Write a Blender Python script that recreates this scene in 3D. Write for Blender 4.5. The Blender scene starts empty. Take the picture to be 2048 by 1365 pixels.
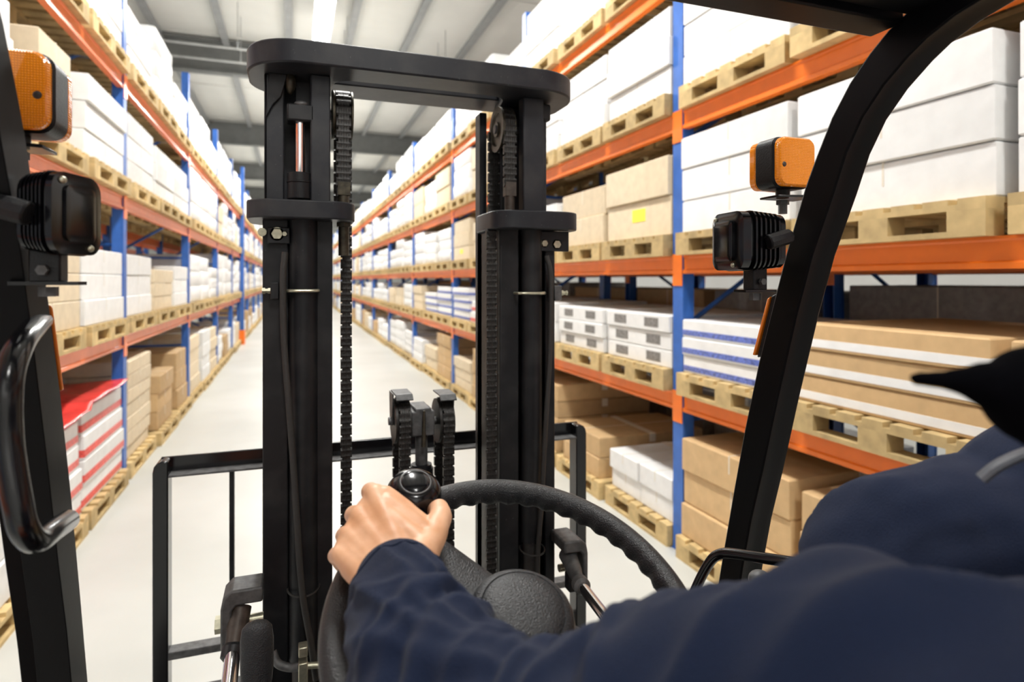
import bpy, bmesh, math, random
from mathutils import Vector, Matrix, noise

# ------------------------------------------------------------------ survey constants
# camera stands at the origin of the plan, looking 19.6 degrees to the right of the aisle
F, CX, HY, EYE = 1225.0, 1024.0, 560.0, 1.8
YAW = math.atan(436 / F)
cy_, sy_ = math.cos(YAW), math.sin(YAW)


def at(px, py, D):
    """surveyed sight line -> point at depth D"""
    R = (px - CX) / F * D
    return Vector((D * sy_ + R * cy_, D * cy_ - R * sy_, EYE - (py - HY) / F * D))


def atY(px, py, Y):
    u = (px - CX) / F
    return at(px, py, Y / (cy_ - u * sy_))


def atX(px, py, X):
    u = (px - CX) / F
    return at(px, py, X / (sy_ + u * cy_))


V = Vector
scene = bpy.context.scene
COL = scene.collection
PI = math.pi
rnd = random.Random(7)

# ------------------------------------------------------------------ materials


def new_mat(name):
    m = bpy.data.materials.new(name)
    m.use_nodes = True
    nt = m.node_tree
    b = nt.nodes['Principled BSDF']
    return m, nt, b


def simple(name, col, rough=0.5, metal=0.0, bump=0.0, scale=40.0, var=0.12, spec=0.5, coat=0.0, rand=0.0, detail=4, sheen=0.0):
    m, nt, b = new_mat(name)
    b.inputs['Roughness'].default_value = rough
    b.inputs['Metallic'].default_value = metal
    b.inputs['Specular IOR Level'].default_value = spec
    b.inputs['Coat Weight'].default_value = coat
    if sheen:
        b.inputs['Sheen Weight'].default_value = sheen
    tc = nt.nodes.new('ShaderNodeTexCoord')
    nz = nt.nodes.new('ShaderNodeTexNoise')
    nz.inputs['Scale'].default_value = scale
    nz.inputs['Detail'].default_value = detail
    nt.links.new(tc.outputs['Object'], nz.inputs['Vector'])
    rp = nt.nodes.new('ShaderNodeValToRGB')
    rp.color_ramp.elements[0].position = 0.3
    rp.color_ramp.elements[1].position = 0.7
    c = col
    rp.color_ramp.elements[0].color = (c[0] * (1 - var), c[1] * (1 - var), c[2] * (1 - var), 1)
    rp.color_ramp.elements[1].color = (min(1, c[0] * (1 + var)), min(1, c[1] * (1 + var)), min(1, c[2] * (1 + var)), 1)
    nt.links.new(nz.outputs['Fac'], rp.inputs['Fac'])
    out = rp.outputs['Color']
    if rand:
        oi = nt.nodes.new('ShaderNodeObjectInfo')
        mp = nt.nodes.new('ShaderNodeMapRange')
        mp.inputs['To Min'].default_value = 1 - rand
        mp.inputs['To Max'].default_value = 1 + rand * 0.25
        nt.links.new(oi.outputs['Random'], mp.inputs['Value'])
        hs = nt.nodes.new('ShaderNodeHueSaturation')
        nt.links.new(mp.outputs['Result'], hs.inputs['Value'])
        nt.links.new(out, hs.inputs['Color'])
        out = hs.outputs['Color']
    nt.links.new(out, b.inputs['Base Color'])
    if bump:
        bp = nt.nodes.new('ShaderNodeBump')
        bp.inputs['Strength'].default_value = bump
        bp.inputs['Distance'].default_value = 0.002
        nt.links.new(nz.outputs['Fac'], bp.inputs['Height'])
        nt.links.new(bp.outputs['Normal'], b.inputs['Normal'])
    return m


def paint_black(name, col, rough, scuff=0.55):
    """dark machine paint with pale scuffs and dust"""
    m, nt, b = new_mat(name)
    tc = nt.nodes.new('ShaderNodeTexCoord')
    n1 = nt.nodes.new('ShaderNodeTexNoise'); n1.inputs['Scale'].default_value = 14; n1.inputs['Detail'].default_value = 8
    n2 = nt.nodes.new('ShaderNodeTexNoise'); n2.inputs['Scale'].default_value = 120; n2.inputs['Detail'].default_value = 3
    nt.links.new(tc.outputs['Object'], n1.inputs['Vector']); nt.links.new(tc.outputs['Object'], n2.inputs['Vector'])
    r1 = nt.nodes.new('ShaderNodeValToRGB')
    r1.color_ramp.elements[0].position = 0.45; r1.color_ramp.elements[1].position = 0.75
    r1.color_ramp.elements[0].color = (0, 0, 0, 1); r1.color_ramp.elements[1].color = (scuff, scuff, scuff, 1)
    r2 = nt.nodes.new('ShaderNodeValToRGB')
    r2.color_ramp.elements[0].position = 0.70; r2.color_ramp.elements[1].position = 0.78
    r2.color_ramp.elements[0].color = (0, 0, 0, 1); r2.color_ramp.elements[1].color = (scuff, scuff, scuff, 1)
    nt.links.new(n1.outputs['Fac'], r1.inputs['Fac']); nt.links.new(n2.outputs['Fac'], r2.inputs['Fac'])
    mx = nt.nodes.new('ShaderNodeMixRGB'); mx.inputs[1].default_value = (*col, 1); mx.inputs[2].default_value = (0.06, 0.058, 0.056, 1)
    nt.links.new(r1.outputs['Color'], mx.inputs[0])
    mx2 = nt.nodes.new('ShaderNodeMixRGB'); mx2.inputs[2].default_value = (0.16, 0.155, 0.15, 1)
    nt.links.new(mx.outputs[0], mx2.inputs[1]); nt.links.new(r2.outputs['Color'], mx2.inputs[0])
    nt.links.new(mx2.outputs[0], b.inputs['Base Color'])
    b.inputs['Roughness'].default_value = rough
    b.inputs['Specular IOR Level'].default_value = 0.3
    bp = nt.nodes.new('ShaderNodeBump'); bp.inputs['Strength'].default_value = 0.15; bp.inputs['Distance'].default_value = 0.001
    nt.links.new(n2.outputs['Fac'], bp.inputs['Height']); nt.links.new(bp.outputs['Normal'], b.inputs['Normal'])
    return m


M = {}
M['paint'] = paint_black('mast_black_paint', (0.0055, 0.006, 0.0075), 0.45, 0.3)
M['paint2'] = paint_black('worn_dark_grey_paint', (0.015, 0.016, 0.02), 0.42, 0.5)
M['gloss'] = simple('glossy_black_paint', (0.004, 0.004, 0.005), 0.18, bump=0.03, scale=25, spec=0.45)
M['pillar'] = simple('satin_black_paint', (0.0025, 0.0025, 0.003), 0.38, bump=0.05, scale=60, spec=0.12)
M['plastic'] = simple('black_plastic', (0.007, 0.007, 0.008), 0.42, bump=0.25, scale=400, spec=0.3)
M['rim'] = simple('grained_black_rim', (0.008, 0.0085, 0.010), 0.32, bump=0.6, scale=700, detail=2)
M['hub'] = simple('scuffed_black_hub', (0.014, 0.015, 0.017), 0.42, bump=0.7, scale=500, detail=2, var=0.3)
M['chain'] = simple('oily_chain_steel', (0.018, 0.016, 0.014), 0.48, metal=0.3, bump=0.4, scale=150, var=0.5)
M['grease'] = simple('greasy_bronze_steel', (0.055, 0.047, 0.032), 0.42, metal=0.6, bump=0.4, scale=90, var=0.4)
M['chrome'] = simple('chrome', (0.78, 0.76, 0.75), 0.13, metal=1.0, scale=10, var=0.03)
M['zinc'] = simple('yellow_zinc', (0.50, 0.48, 0.36), 0.35, metal=0.8, scale=80, var=0.2, bump=0.2)
M['hose'] = simple('rubber_hose', (0.022, 0.020, 0.018), 0.6, bump=0.3, scale=200)
M['castiron'] = simple('dull_cast_iron', (0.085, 0.085, 0.085), 0.5, metal=0.3, bump=0.5, scale=60, var=0.4)
M['rust'] = simple('brown_steel', (0.06, 0.047, 0.038), 0.5, metal=0.4, bump=0.4, scale=60, var=0.35)
M['blue'] = simple('blue_rack_paint', (0.035, 0.14, 0.50), 0.4, scale=12, rand=0.15)
M['orange'] = simple('orange_beam_paint', (0.95, 0.20, 0.015), 0.33, scale=8, var=0.06)
M['orange_overlit'] = simple('overexposed_orange_beam_paint', (0.90, 0.22, 0.07), 0.28, scale=8, var=0.06)  # same orange beam paint, paled to salmon to paint in overexposure
M['wood'] = simple('raw_pallet_pine', (0.62, 0.45, 0.21), 0.75, scale=9, var=0.25, rand=0.25, bump=0.3)
M['brownbox'] = simple('brown_cardboard', (0.60, 0.40, 0.20), 0.7, scale=14, var=0.08, rand=0.22)
M['tanbox'] = simple('pale_tan_cardboard', (0.78, 0.65, 0.46), 0.65, scale=14, var=0.07, rand=0.15)
M['whitebox'] = simple('white_cardboard', (0.86, 0.86, 0.85), 0.55, scale=10, var=0.05, rand=0.10)
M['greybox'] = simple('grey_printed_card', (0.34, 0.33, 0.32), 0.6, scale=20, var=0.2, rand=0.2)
M['redfilm'] = simple('red_wrap_film', (0.75, 0.06, 0.05), 0.25, scale=12, var=0.2)
M['tape'] = simple('pale_parcel_tape', (0.80, 0.74, 0.62), 0.3, scale=30, var=0.05)
M['bluetape'] = simple('blue_printed_band', (0.12, 0.17, 0.50), 0.4, scale=60, var=0.5)
M['greytape'] = simple('grey_printed_band', (0.22, 0.21, 0.20), 0.5, scale=60, var=0.4)
M['redtape'] = simple('red_printed_band', (0.78, 0.10, 0.08), 0.4, scale=40, var=0.3)
M['label_yellow'] = simple('yellow_sticker', (0.95, 0.85, 0.08), 0.4, scale=10, var=0.05)
M['wrap'] = simple('white_stretch_film', (0.88, 0.88, 0.87), 0.32, scale=5, var=0.05, rand=0.08, bump=0.5)
M['ceiling'] = simple('pale_ceiling_panel', (0.72, 0.72, 0.68), 0.7, scale=1.2, var=0.04)
M['girder'] = simple('dark_grey_girder', (0.17, 0.175, 0.17), 0.55, scale=5, var=0.1)
M['purlin'] = simple('mid_grey_purlin', (0.30, 0.31, 0.31), 0.5, scale=5, var=0.1)
M['conduit'] = simple('galvanised_pipe', (0.45, 0.46, 0.45), 0.4, metal=0.5, scale=12)
M['wall'] = simple('white_wall_panel', (0.80, 0.80, 0.78), 0.7, scale=1, var=0.03)
M['navy'] = simple('navy_cotton_twill', (0.0052, 0.0112, 0.034), 0.85, bump=0.5, scale=900, var=0.15, detail=2, sheen=0.05, spec=0.2)
M['trousers'] = simple('dark_work_trousers', (0.012, 0.016, 0.035), 0.9, bump=0.4, scale=700, detail=2)
M['capcloth'] = simple('black_cap_cloth', (0.0015, 0.0015, 0.0025), 0.95, bump=0.3, scale=600, spec=0.05)
M['hair'] = simple('black_hair', (0.004, 0.0035, 0.0035), 0.6, bump=0.6, scale=200, spec=0.1)
M['piping'] = simple('grey_reflective_piping', (0.10, 0.11, 0.13), 0.5, scale=100)
M['seat'] = simple('black_seat_vinyl', (0.012, 0.012, 0.013), 0.5, bump=0.3, scale=300)
M['truckbody'] = simple('orange_truck_paint', (0.75, 0.16, 0.02), 0.35, scale=6, coat=0.3)
M['floorplate'] = simple('dark_floor_mat', (0.02, 0.02, 0.021), 0.7, bump=0.5, scale=120)

# skin
m, nt, b = new_mat('skin')
tc = nt.nodes.new('ShaderNodeTexCoord')
n1 = nt.nodes.new('ShaderNodeTexNoise'); n1.inputs['Scale'].default_value = 26; n1.inputs['Detail'].default_value = 3
nt.links.new(tc.outputs['Object'], n1.inputs['Vector'])
rp = nt.nodes.new('ShaderNodeValToRGB')
rp.color_ramp.elements[0].position = 0.32; rp.color_ramp.elements[0].color = (0.66, 0.33, 0.17, 1)
rp.color_ramp.elements[1].position = 0.68; rp.color_ramp.elements[1].color = (0.80, 0.47, 0.29, 1)
nt.links.new(n1.outputs['Fac'], rp.inputs['Fac']); nt.links.new(rp.outputs['Color'], b.inputs['Base Color'])
b.inputs['Roughness'].default_value = 0.45
b.inputs['Subsurface Weight'].default_value = 0.12
b.inputs['Subsurface Radius'].default_value = (0.012, 0.005, 0.003)
n2 = nt.nodes.new('ShaderNodeTexNoise'); n2.inputs['Scale'].default_value = 380; n2.inputs['Detail'].default_value = 4
nt.links.new(tc.outputs['Object'], n2.inputs['Vector'])
bp = nt.nodes.new('ShaderNodeBump'); bp.inputs['Strength'].default_value = 0.22; bp.inputs['Distance'].default_value = 0.0006
nt.links.new(n2.outputs['Fac'], bp.inputs['Height']); nt.links.new(bp.outputs['Normal'], b.inputs['Normal'])
M['skin'] = m

# amber lens with moulded grid
m, nt, b = new_mat('amber_lens')
b.inputs['Base Color'].default_value = (1.0, 0.30, 0.0, 1)
b.inputs['Roughness'].default_value = 0.12
b.inputs['Emission Color'].default_value = (1.0, 0.25, 0.0, 1)
b.inputs['Emission Strength'].default_value = 0.10
b.inputs['Coat Weight'].default_value = 0.5
tc = nt.nodes.new('ShaderNodeTexCoord')
sp = nt.nodes.new('ShaderNodeSeparateXYZ'); nt.links.new(tc.outputs['Object'], sp.inputs[0])
hs = []
for ax in ('X', 'Z'):
    mu = nt.nodes.new('ShaderNodeMath'); mu.operation = 'MULTIPLY'; mu.inputs[1].default_value = 2300.0
    si = nt.nodes.new('ShaderNodeMath'); si.operation = 'SINE'
    nt.links.new(sp.outputs[ax], mu.inputs[0]); nt.links.new(mu.outputs[0], si.inputs[0]); hs.append(si)
mm = nt.nodes.new('ShaderNodeMath'); mm.operation = 'MAXIMUM'
nt.links.new(hs[0].outputs[0], mm.inputs[0]); nt.links.new(hs[1].outputs[0], mm.inputs[1])
rp = nt.nodes.new('ShaderNodeValToRGB')
rp.color_ramp.elements[0].position = 0.2; rp.color_ramp.elements[0].color = (1.0, 0.34, 0.004, 1)
rp.color_ramp.elements[1].position = 1.0; rp.color_ramp.elements[1].color = (0.75, 0.19, 0.0, 1)
nt.links.new(mm.outputs[0], rp.inputs['Fac']); nt.links.new(rp.outputs['Color'], b.inputs['Base Color'])
bp = nt.nodes.new('ShaderNodeBump'); bp.inputs['Strength'].default_value = 0.5; bp.inputs['Distance'].default_value = 0.001
nt.links.new(mm.outputs[0], bp.inputs['Height']); nt.links.new(bp.outputs['Normal'], b.inputs['Normal'])
M['amber'] = m
M['amberplain'] = simple('amber_plastic', (0.95, 0.24, 0.01), 0.2, scale=30, var=0.1, coat=0.4)

# concrete floor
m, nt, b = new_mat('sealed_concrete')
tc = nt.nodes.new('ShaderNodeTexCoord')
n1 = nt.nodes.new('ShaderNodeTexNoise'); n1.inputs['Scale'].default_value = 0.7; n1.inputs['Detail'].default_value = 8
nt.links.new(tc.outputs['Object'], n1.inputs['Vector'])
rp = nt.nodes.new('ShaderNodeValToRGB')
rp.color_ramp.elements[0].position = 0.35; rp.color_ramp.elements[0].color = (0.50, 0.51, 0.48, 1)
rp.color_ramp.elements[1].position = 0.65; rp.color_ramp.elements[1].color = (0.585, 0.595, 0.565, 1)
nt.links.new(n1.outputs['Fac'], rp.inputs['Fac']); nt.links.new(rp.outputs['Color'], b.inputs['Base Color'])
b.inputs['Roughness'].default_value = 0.38
M['concrete'] = m

# emissive lamp tube
m, nt, b = new_mat('lit_diffuser')
b.inputs['Emission Color'].default_value = (1.0, 0.99, 0.96, 1)
b.inputs['Emission Strength'].default_value = 22
M['lit'] = m
m, nt, b = new_mat('clear_lamp_glass')
b.inputs['Base Color'].default_value = (0.9, 0.92, 0.95, 1)
b.inputs['Roughness'].default_value = 0.05
b.inputs['Metallic'].default_value = 0.6
M['lampglass'] = m

# ------------------------------------------------------------------ mesh helpers


class MB:
    def __init__(s):
        s.bm = bmesh.new()

    def box(s, x0, x1, y0, y1, z0, z1, mi=0, rot=None):
        vs = [s.bm.verts.new((x, y, z)) for x in (x0, x1) for y in (y0, y1) for z in (z0, z1)]
        if rot is not None:
            c = V(((x0 + x1) / 2, (y0 + y1) / 2, (z0 + z1) / 2))
            for v in vs:
                v.co = c + rot @ (v.co - c)
        for f in ((0, 1, 3, 2), (4, 6, 7, 5), (0, 4, 5, 1), (2, 3, 7, 6), (0, 2, 6, 4), (1, 5, 7, 3)):
            fc = s.bm.faces.new([vs[i] for i in f]); fc.material_index = mi
        return s

    def rings(s, rings, closed_ends=True, loop=False, mi=0):
        R = [[s.bm.verts.new(p) for p in r] for r in rings]
        n = len(R[0])
        pairs = list(zip(R, R[1:])) + ([(R[-1], R[0])] if loop else [])
        for a, b_ in pairs:
            for i in range(n):
                j = (i + 1) % n
                f = s.bm.faces.new((a[i], a[j], b_[j], b_[i])); f.material_index = mi
        if closed_ends and not loop:
            s.bm.faces.new(list(reversed(R[0]))).material_index = mi
            s.bm.faces.new(R[-1]).material_index = mi
        return s

    def tube(s, pts, r, seg=12, loop=False, mi=0, ry=None):
        pts = [V(p) for p in pts]
        n = len(pts)
        rr = r if isinstance(r, (list, tuple)) else [r] * n
        T = []
        for i in range(n):
            a = pts[(i - 1) % n] if (loop or i > 0) else pts[i]
            b_ = pts[(i + 1) % n] if (loop or i < n - 1) else pts[i]
            T.append((b_ - a).normalized())
        up = V((0, 0, 1)) if abs(T[0].z) < 0.9 else V((1, 0, 0))
        u = T[0].cross(up).normalized()
        rings = []
        for i in range(n):
            u = (u - T[i] * u.dot(T[i])).normalized()
            w = T[i].cross(u)
            rings.append([pts[i] + (u * math.cos(t) + w * math.sin(t) * (1 if ry is None else ry)) * rr[i] for t in [2 * PI * k / seg for k in range(seg)]])
        return s.rings(rings, loop=loop, mi=mi)

    def cyl(s, p0, p1, r0, r1=None, seg=20, mi=0):
        return s.tube([p0, p1], [r0, r0 if r1 is None else r1], seg=seg, mi=mi)

    def prism(s, poly, axis, a, b_, mi=0):
        def P(u, v, w):
            return {'x': (w, u, v), 'y': (u, w, v), 'z': (u, v, w)}[axis]
        return s.rings([[P(u, v, a) for u, v in poly], [P(u, v, b_) for u, v in poly]], mi=mi)

    def lathe(s, prof, org, axis, seg=32, mi=0):
        """prof: list of (radius, height); axis unit vector"""
        axis = V(axis).normalized()
        up = V((0, 0, 1)) if abs(axis.z) < 0.9 else V((1, 0, 0))
        u = axis.cross(up).normalized(); w = axis.cross(u)
        rings = [[V(org) + axis * h + (u * math.cos(2 * PI * k / seg) + w * math.sin(2 * PI * k / seg)) * max(r, 1e-5) for k in range(seg)] for r, h in prof]
        return s.rings(rings, mi=mi)

    def ball(s, c, r, seg=20, sc=(1, 1, 1), rot=None, mi=0):
        pr = [(math.sin(PI * i / seg), -math.cos(PI * i / seg)) for i in range(seg + 1)]
        rings = []
        for q, h in pr:
            ring = []
            for k in range(seg):
                p = V((max(q, 1e-4) * math.cos(2 * PI * k / seg) * r * sc[0], max(q, 1e-4) * math.sin(2 * PI * k / seg) * r * sc[1], h * r * sc[2]))
                if rot is not None:
                    p = rot @ p
                ring.append(V(c) + p)
            rings.append(ring)
        return s.rings(rings, mi=mi)

    def capsule(s, p0, r0, p1, r1, seg=20):
        p0, p1 = V(p0), V(p1)
        ax = p1 - p0
        L = ax.length
        if L < 1e-6:
            return s.ball(p0, r0, seg)
        k = 6
        prof = [(r0 * math.cos(-PI / 2 + PI / 2 * i / k), r0 * math.sin(-PI / 2 + PI / 2 * i / k)) for i in range(k + 1)]
        prof += [(r1 * math.cos(PI / 2 * i / k), L + r1 * math.sin(PI / 2 * i / k)) for i in range(k + 1)]
        return s.lathe(prof, p0, ax, seg)

    def build(s, name, mats, parent=None, bevel=0.0, seg=2, smooth=35, off=None):
        bm = s.bm
        bmesh.ops.recalc_face_normals(bm, faces=bm.faces)
        me = bpy.data.meshes.new(name)
        o = off if off is not None else (parent.get('org') if parent is not None and 'org' in parent.keys() else None)
        if o is not None:
            bmesh.ops.translate(bm, vec=-V(o), verts=bm.verts)
        bm.to_mesh(me); bm.free()
        for mt in (mats if isinstance(mats, (list, tuple)) else [mats]):
            me.materials.append(mt)
        if smooth:
            for p in me.polygons:
                p.use_smooth = True
            me.set_sharp_from_angle(angle=math.radians(smooth))
        ob = bpy.data.objects.new(name, me)
        COL.objects.link(ob)
        if parent is not None:
            ob.parent = parent
        if bevel:
            md = ob.modifiers.new('Bevel', 'BEVEL'); md.width = bevel; md.segments = seg; md.limit_method = 'ANGLE'; md.angle_limit = math.radians(40)
            md.harden_normals = False
        return ob


def tag(o, label, cat, group=None, kind=None):
    if label: o['label'] = label
    if cat: o['category'] = cat
    if group: o['group'] = group
    if kind: o['kind'] = kind
    return o


def root(name, loc, label, cat, group=None):
    o = bpy.data.objects.new(name, None)
    COL.objects.link(o)
    o.location = loc
    o.empty_display_size = 0.1
    return tag(o, label, cat, group)


def rrect(x0, x1, y0, y1, r, n=4):
    out = []
    for cx, cyy, a0 in ((x1 - r, y1 - r, 0), (x0 + r, y1 - r, PI / 2), (x0 + r, y0 + r, PI), (x1 - r, y0 + r, 1.5 * PI)):
        for i in range(n + 1):
            a = a0 + PI / 2 * i / n
            out.append((cx + r * math.cos(a), cyy + r * math.sin(a)))
    return out


def smooth_path(pts, n=6):
    """Catmull-Rom through points (any dimension as Vector)"""
    P = [V(p) for p in pts]
    out = []
    for i in range(len(P) - 1):
        a = P[i - 1] if i > 0 else P[i] * 2 - P[i + 1]
        b_, c = P[i], P[i + 1]
        d = P[i + 2] if i + 2 < len(P) else P[i + 1] * 2 - P[i]
        for k in range(n):
            t = k / n
            out.append(0.5 * ((2 * b_) + (c - a) * t + (2 * a - 5 * b_ + 4 * c - d) * t * t + (-a + 3 * b_ - 3 * c + d) * t ** 3))
    out.append(P[-1])
    return out


# ================================================================== THE BUILDING
RX, LX = 2.40, -1.414          # aisle faces of the two racks


def struct(name, mb, mat, bevel=0, kind='structure'):
    o = mb.build(name, mat, bevel=bevel, smooth=0)
    o['kind'] = kind
    return o


struct('floor', MB().box(-14, 16, -6, 52, -0.12, 0), M['concrete'])
struct('wall_back', MB().box(-14, 16, 52, 52.2, 0, 7.6), M['wall'])
struct('wall_left', MB().box(-14.2, -14, -6, 52, 0, 7.6), M['wall'])
struct('wall_right', MB().box(16, 16.2, -6, 52, 0, 7.6), M['wall'])
struct('wall_front', MB().box(-14, 16, -6.2, -6, 0, 7.6), M['wall'])
# ceiling with shallow panel ribs
mb = MB().box(-14, 16, -6, 52, 7.05, 7.25)
for i in range(16):
    y = -4 + i * 3.7
    mb.box(-14, 16, y, y + 0.05, 7.035, 7.05)
struct('ceiling', mb, M['ceiling'])
n = 0
for i in range(7):
    y = 7.2 + 7.5 * i
    n += 1
    g = MB()
    g.box(-14, 16, y - 0.02, y + 0.02, 6.32, 6.95)
    g.box(-14, 16, y - 0.11, y + 0.11, 6.28, 6.32)
    g.box(-14, 16, y - 0.11, y + 0.11, 6.95, 6.99)
    tag(struct('trim_%d' % n, g, M['girder']), 'dark grey roof girder crossing above the aisle', None)
for x in (-3.9, -2.65, -1.38, -0.1, 1.11, 2.3, 3.6, 4.9):
    n += 1
    g = MB().box(x - 0.03, x + 0.03, -6, 52, 6.90, 7.04)
    g.box(x - 0.07, x + 0.07, -6, 52, 6.885, 6.90)
    struct('trim_%d' % n, g, M['purlin'])
# pipes running across under the roof
p0 = root('sprinkler_pipe', (0, 13.0, 6.2), 'pair of thin grey pipes crossing under the roof girders', 'pipe')
for k, (yy, zz) in enumerate(((12.6, 6.15), (13.3, 6.12))):
    g = MB().cyl((-6, yy - 13.0, zz - 6.2), (9, yy - 13.0, zz - 6.2), 0.022, seg=10)
    for x in range(-5, 9, 2):
        g.cyl((x, yy - 13.0, zz - 6.2), (x, yy - 13.0, 0.845), 0.008, seg=6)
        g.cyl((x + 0.5, yy - 13.0, zz - 6.32), (x + 0.5, yy - 13.0, zz - 6.2), 0.02, seg=8)
    g.build('pipe', M['conduit'], p0)

# ceiling lamps over the aisle
ords = ['nearest', 'second', 'third', 'fourth', 'fifth', 'sixth', 'seventh', 'eighth', 'ninth', 'tenth', 'eleventh', 'twelfth', 'thirteenth']
for i in range(6):
    y = 11.6 + 7.5 * i
    lab = 'glowing tube lamp above the mast, nearest of the row over the aisle' if i == 0 else 'glowing tube lamp over the aisle, %s along the row' % ords[i]
    r = root('ceiling_lamp', (0.5, y, 6.5), lab, 'lamp', 'tube lamps over the aisle')
    MB().prism([(-0.17, 0.0), (-0.09, 0.09), (0.09, 0.09), (0.17, 0.0), (0.16, 0.0), (0.085, 0.08), (-0.085, 0.08), (-0.16, 0.0)], 'y', -0.95, 0.95).build('reflector', M['conduit'], r)
    g = MB()
    g.prism(rrect(-0.15, 0.15, -0.035, 0.02, 0.02), 'y', -0.92, 0.92)
    g.build('diffuser', M['lit'], r)
    g = MB()
    for yy in (-0.7, 0.7):
        g.cyl((0, yy, 0.08), (0, yy, 0.54), 0.006, seg=6)
    g.build('hanger', M['conduit'], r)

# ================================================================== RACKS
R_BEAMS = [0.935, 1.84, 2.79, 3.76]
L_BEAMS = [1.20, 2.42, 3.49]
R_POSTS = [-2.6, 0.46, 3.46, 6.34, 9.6, 13.1, 16.7, 20.3, 23.8, 27.3, 30.8, 34.3, 37.8, 41.3]
L_POSTS = [-0.6, 2.85, 6.28, 9.8, 13.3, 16.4, 18.7, 22.0, 25.4, 28.8, 32.2]


def make_rack(name, label, xf, s, posts, beams, top, bmat, depth=1.05, guard=None):
    """xf: aisle face, s: +1 if the rack lies toward +X"""
    r = root(name, (xf, posts[0], 0), label, 'rack')

    def bx(g, a0, a1, y0, y1, z0, z1):
        a0, a1 = s * a0, s * a1
        g.box(min(a0, a1), max(a0, a1), y0 - posts[0], y1 - posts[0], z0, z1)
    for y in posts:
        for a in (0.0, depth - 0.09):
            g = MB()
            # open C section post
            bx(g, a, a + 0.012, y - 0.055, y + 0.055, 0, top)
            bx(g, a + 0.012, a + 0.09, y - 0.05, y - 0.042, 0, top)
            bx(g, a + 0.012, a + 0.09, y + 0.042, y + 0.05, 0, top)
            bx(g, a - 0.005, a + 0.10, y - 0.065, y + 0.065, 0, 0.008)
            g.build('upright_post', M['blue'], r, smooth=0)
        g = MB()
        z = 0.25
        k = 0
        while z < top - 0.7:
            p, q = (0.06, depth - 0.06) if k % 2 == 0 else (depth - 0.06, 0.06)
            yy = y - posts[0]
            g.tube([(s * p, yy, z), (s * q, yy, z + 0.6)], 0.018, seg=4)
            g.tube([(s * 0.06, yy, z), (s * (depth - 0.06), yy, z)], 0.015, seg=4)
            z += 0.62
            k += 1
        g.build('frame_brace', M['blue'], r, smooth=0)
    for y0, y1 in zip(posts, posts[1:]):
        for z in beams:
            for a in (0.0, depth - 0.05):
                g = MB()
                sgn = -1 if a == 0.0 else 1
                f = a if a == 0.0 else a
                y0_, y1_ = y0 - posts[0] + 0.052, y1 - posts[0] - 0.052
                # stepped box beam profile in X-Z, aisle lip at the foot
                if a == 0.0:
                    prof = [(0.0, 0.0), (0.05, 0.0), (0.05, 0.12), (0.004, 0.12), (0.004, 0.108), (0.010, 0.100), (0.010, 0.03), (0.0, 0.022)]
                else:
                    prof = [(a, 0.0), (a + 0.05, 0.0), (a + 0.05, 0.12), (a, 0.12)]
                poly = [(s * u, z + v) for u, v in prof]
                g.prism(poly, 'y', y0_, y1_)
                for ye in (y0 - posts[0], y1 - posts[0]):
                    lo, hi = (ye, ye + 0.052) if ye == y0 - posts[0] else (ye - 0.052, ye)
                    a0, a1 = (-0.006, -0.001) if a == 0.0 else (a + 0.051, a + 0.056)
                    u0, u1 = sorted((s * a0, s * a1))
                    g.box(u0, u1, lo, hi, z - 0.08, z + 0.13)
                g.build('shelf_beam', bmat, r, smooth=0)
    return r


rackR = make_rack('pallet_rack', 'tall blue and orange pallet rack beside the driver, full of white and brown cartons', RX, 1, R_POSTS, R_BEAMS, 4.75, M['orange'])
rackL = make_rack('pallet_rack', 'tall blue and orange pallet rack on the grab handle side of the aisle', LX, -1, L_POSTS, L_BEAMS, 4.75, M['orange_overlit'])
# orange ram guard on a front post of the left rack
gd = tag(MB().prism([(LX - 0.1, 18.53), (LX + 0.12, 18.53), (LX + 0.12, 18.545), (LX + 0.12, 18.87), (LX + 0.105, 18.87), (LX + 0.105, 18.545), (LX - 0.1, 18.545)], 'z', 0, 0.40).build('post_guard', M['orange'], smooth=0),
         'bright orange guard standing around the foot of a blue rack post', 'guard')
mb = MB().box(LX + 0.01, LX + 0.10, 18.60, 18.70, 0.0, 4.95)
tag(mb.build('aisle_post', M['blue'], bevel=0.005, smooth=0), 'tall blue post standing in front of the rack above the orange guard', 'post')
# racks behind, backs to the aisle
rackB = make_rack('pallet_rack', 'half hidden pallet rack standing back to back behind the driver side rack', RX + 2.35, -1, R_POSTS[1:8], R_BEAMS, 4.75, M['orange'])
rackC = make_rack('pallet_rack', 'half hidden pallet rack standing behind the grab handle side rack', LX - 2.35, 1, L_POSTS[1:7], L_BEAMS, 4.75, M['orange_overlit'])

# ------------------------------------------------------------------ pallets
WOODS = M['wood']


def pallet_meshes(w, d=1.1):
    """deck mesh (w along Y, d along X) and bearer mesh; origin at bottom centre"""
    g = MB()
    nb = 7
    for i in range(nb):
        y = -w / 2 + (w - 0.1) * i / (nb - 1)
        g.box(-d / 2, d / 2, y, y + 0.1, 0.122, 0.144)
    for x in (-d / 2, -0.05, d / 2 - 0.1):
        g.box(x, x + 0.1, -w / 2, w / 2, 0.100, 0.122)
    g2 = MB()
    g2.box(-0.05, 0.05, -w / 2, w / 2, 0.0, 0.022)
    for y in (-w / 2, -0.07, w / 2 - 0.14):
        g2.box(-0.05, 0.05, y, y + 0.14, 0.022, 0.100)
    return g, g2


pal_cache = {}


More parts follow.
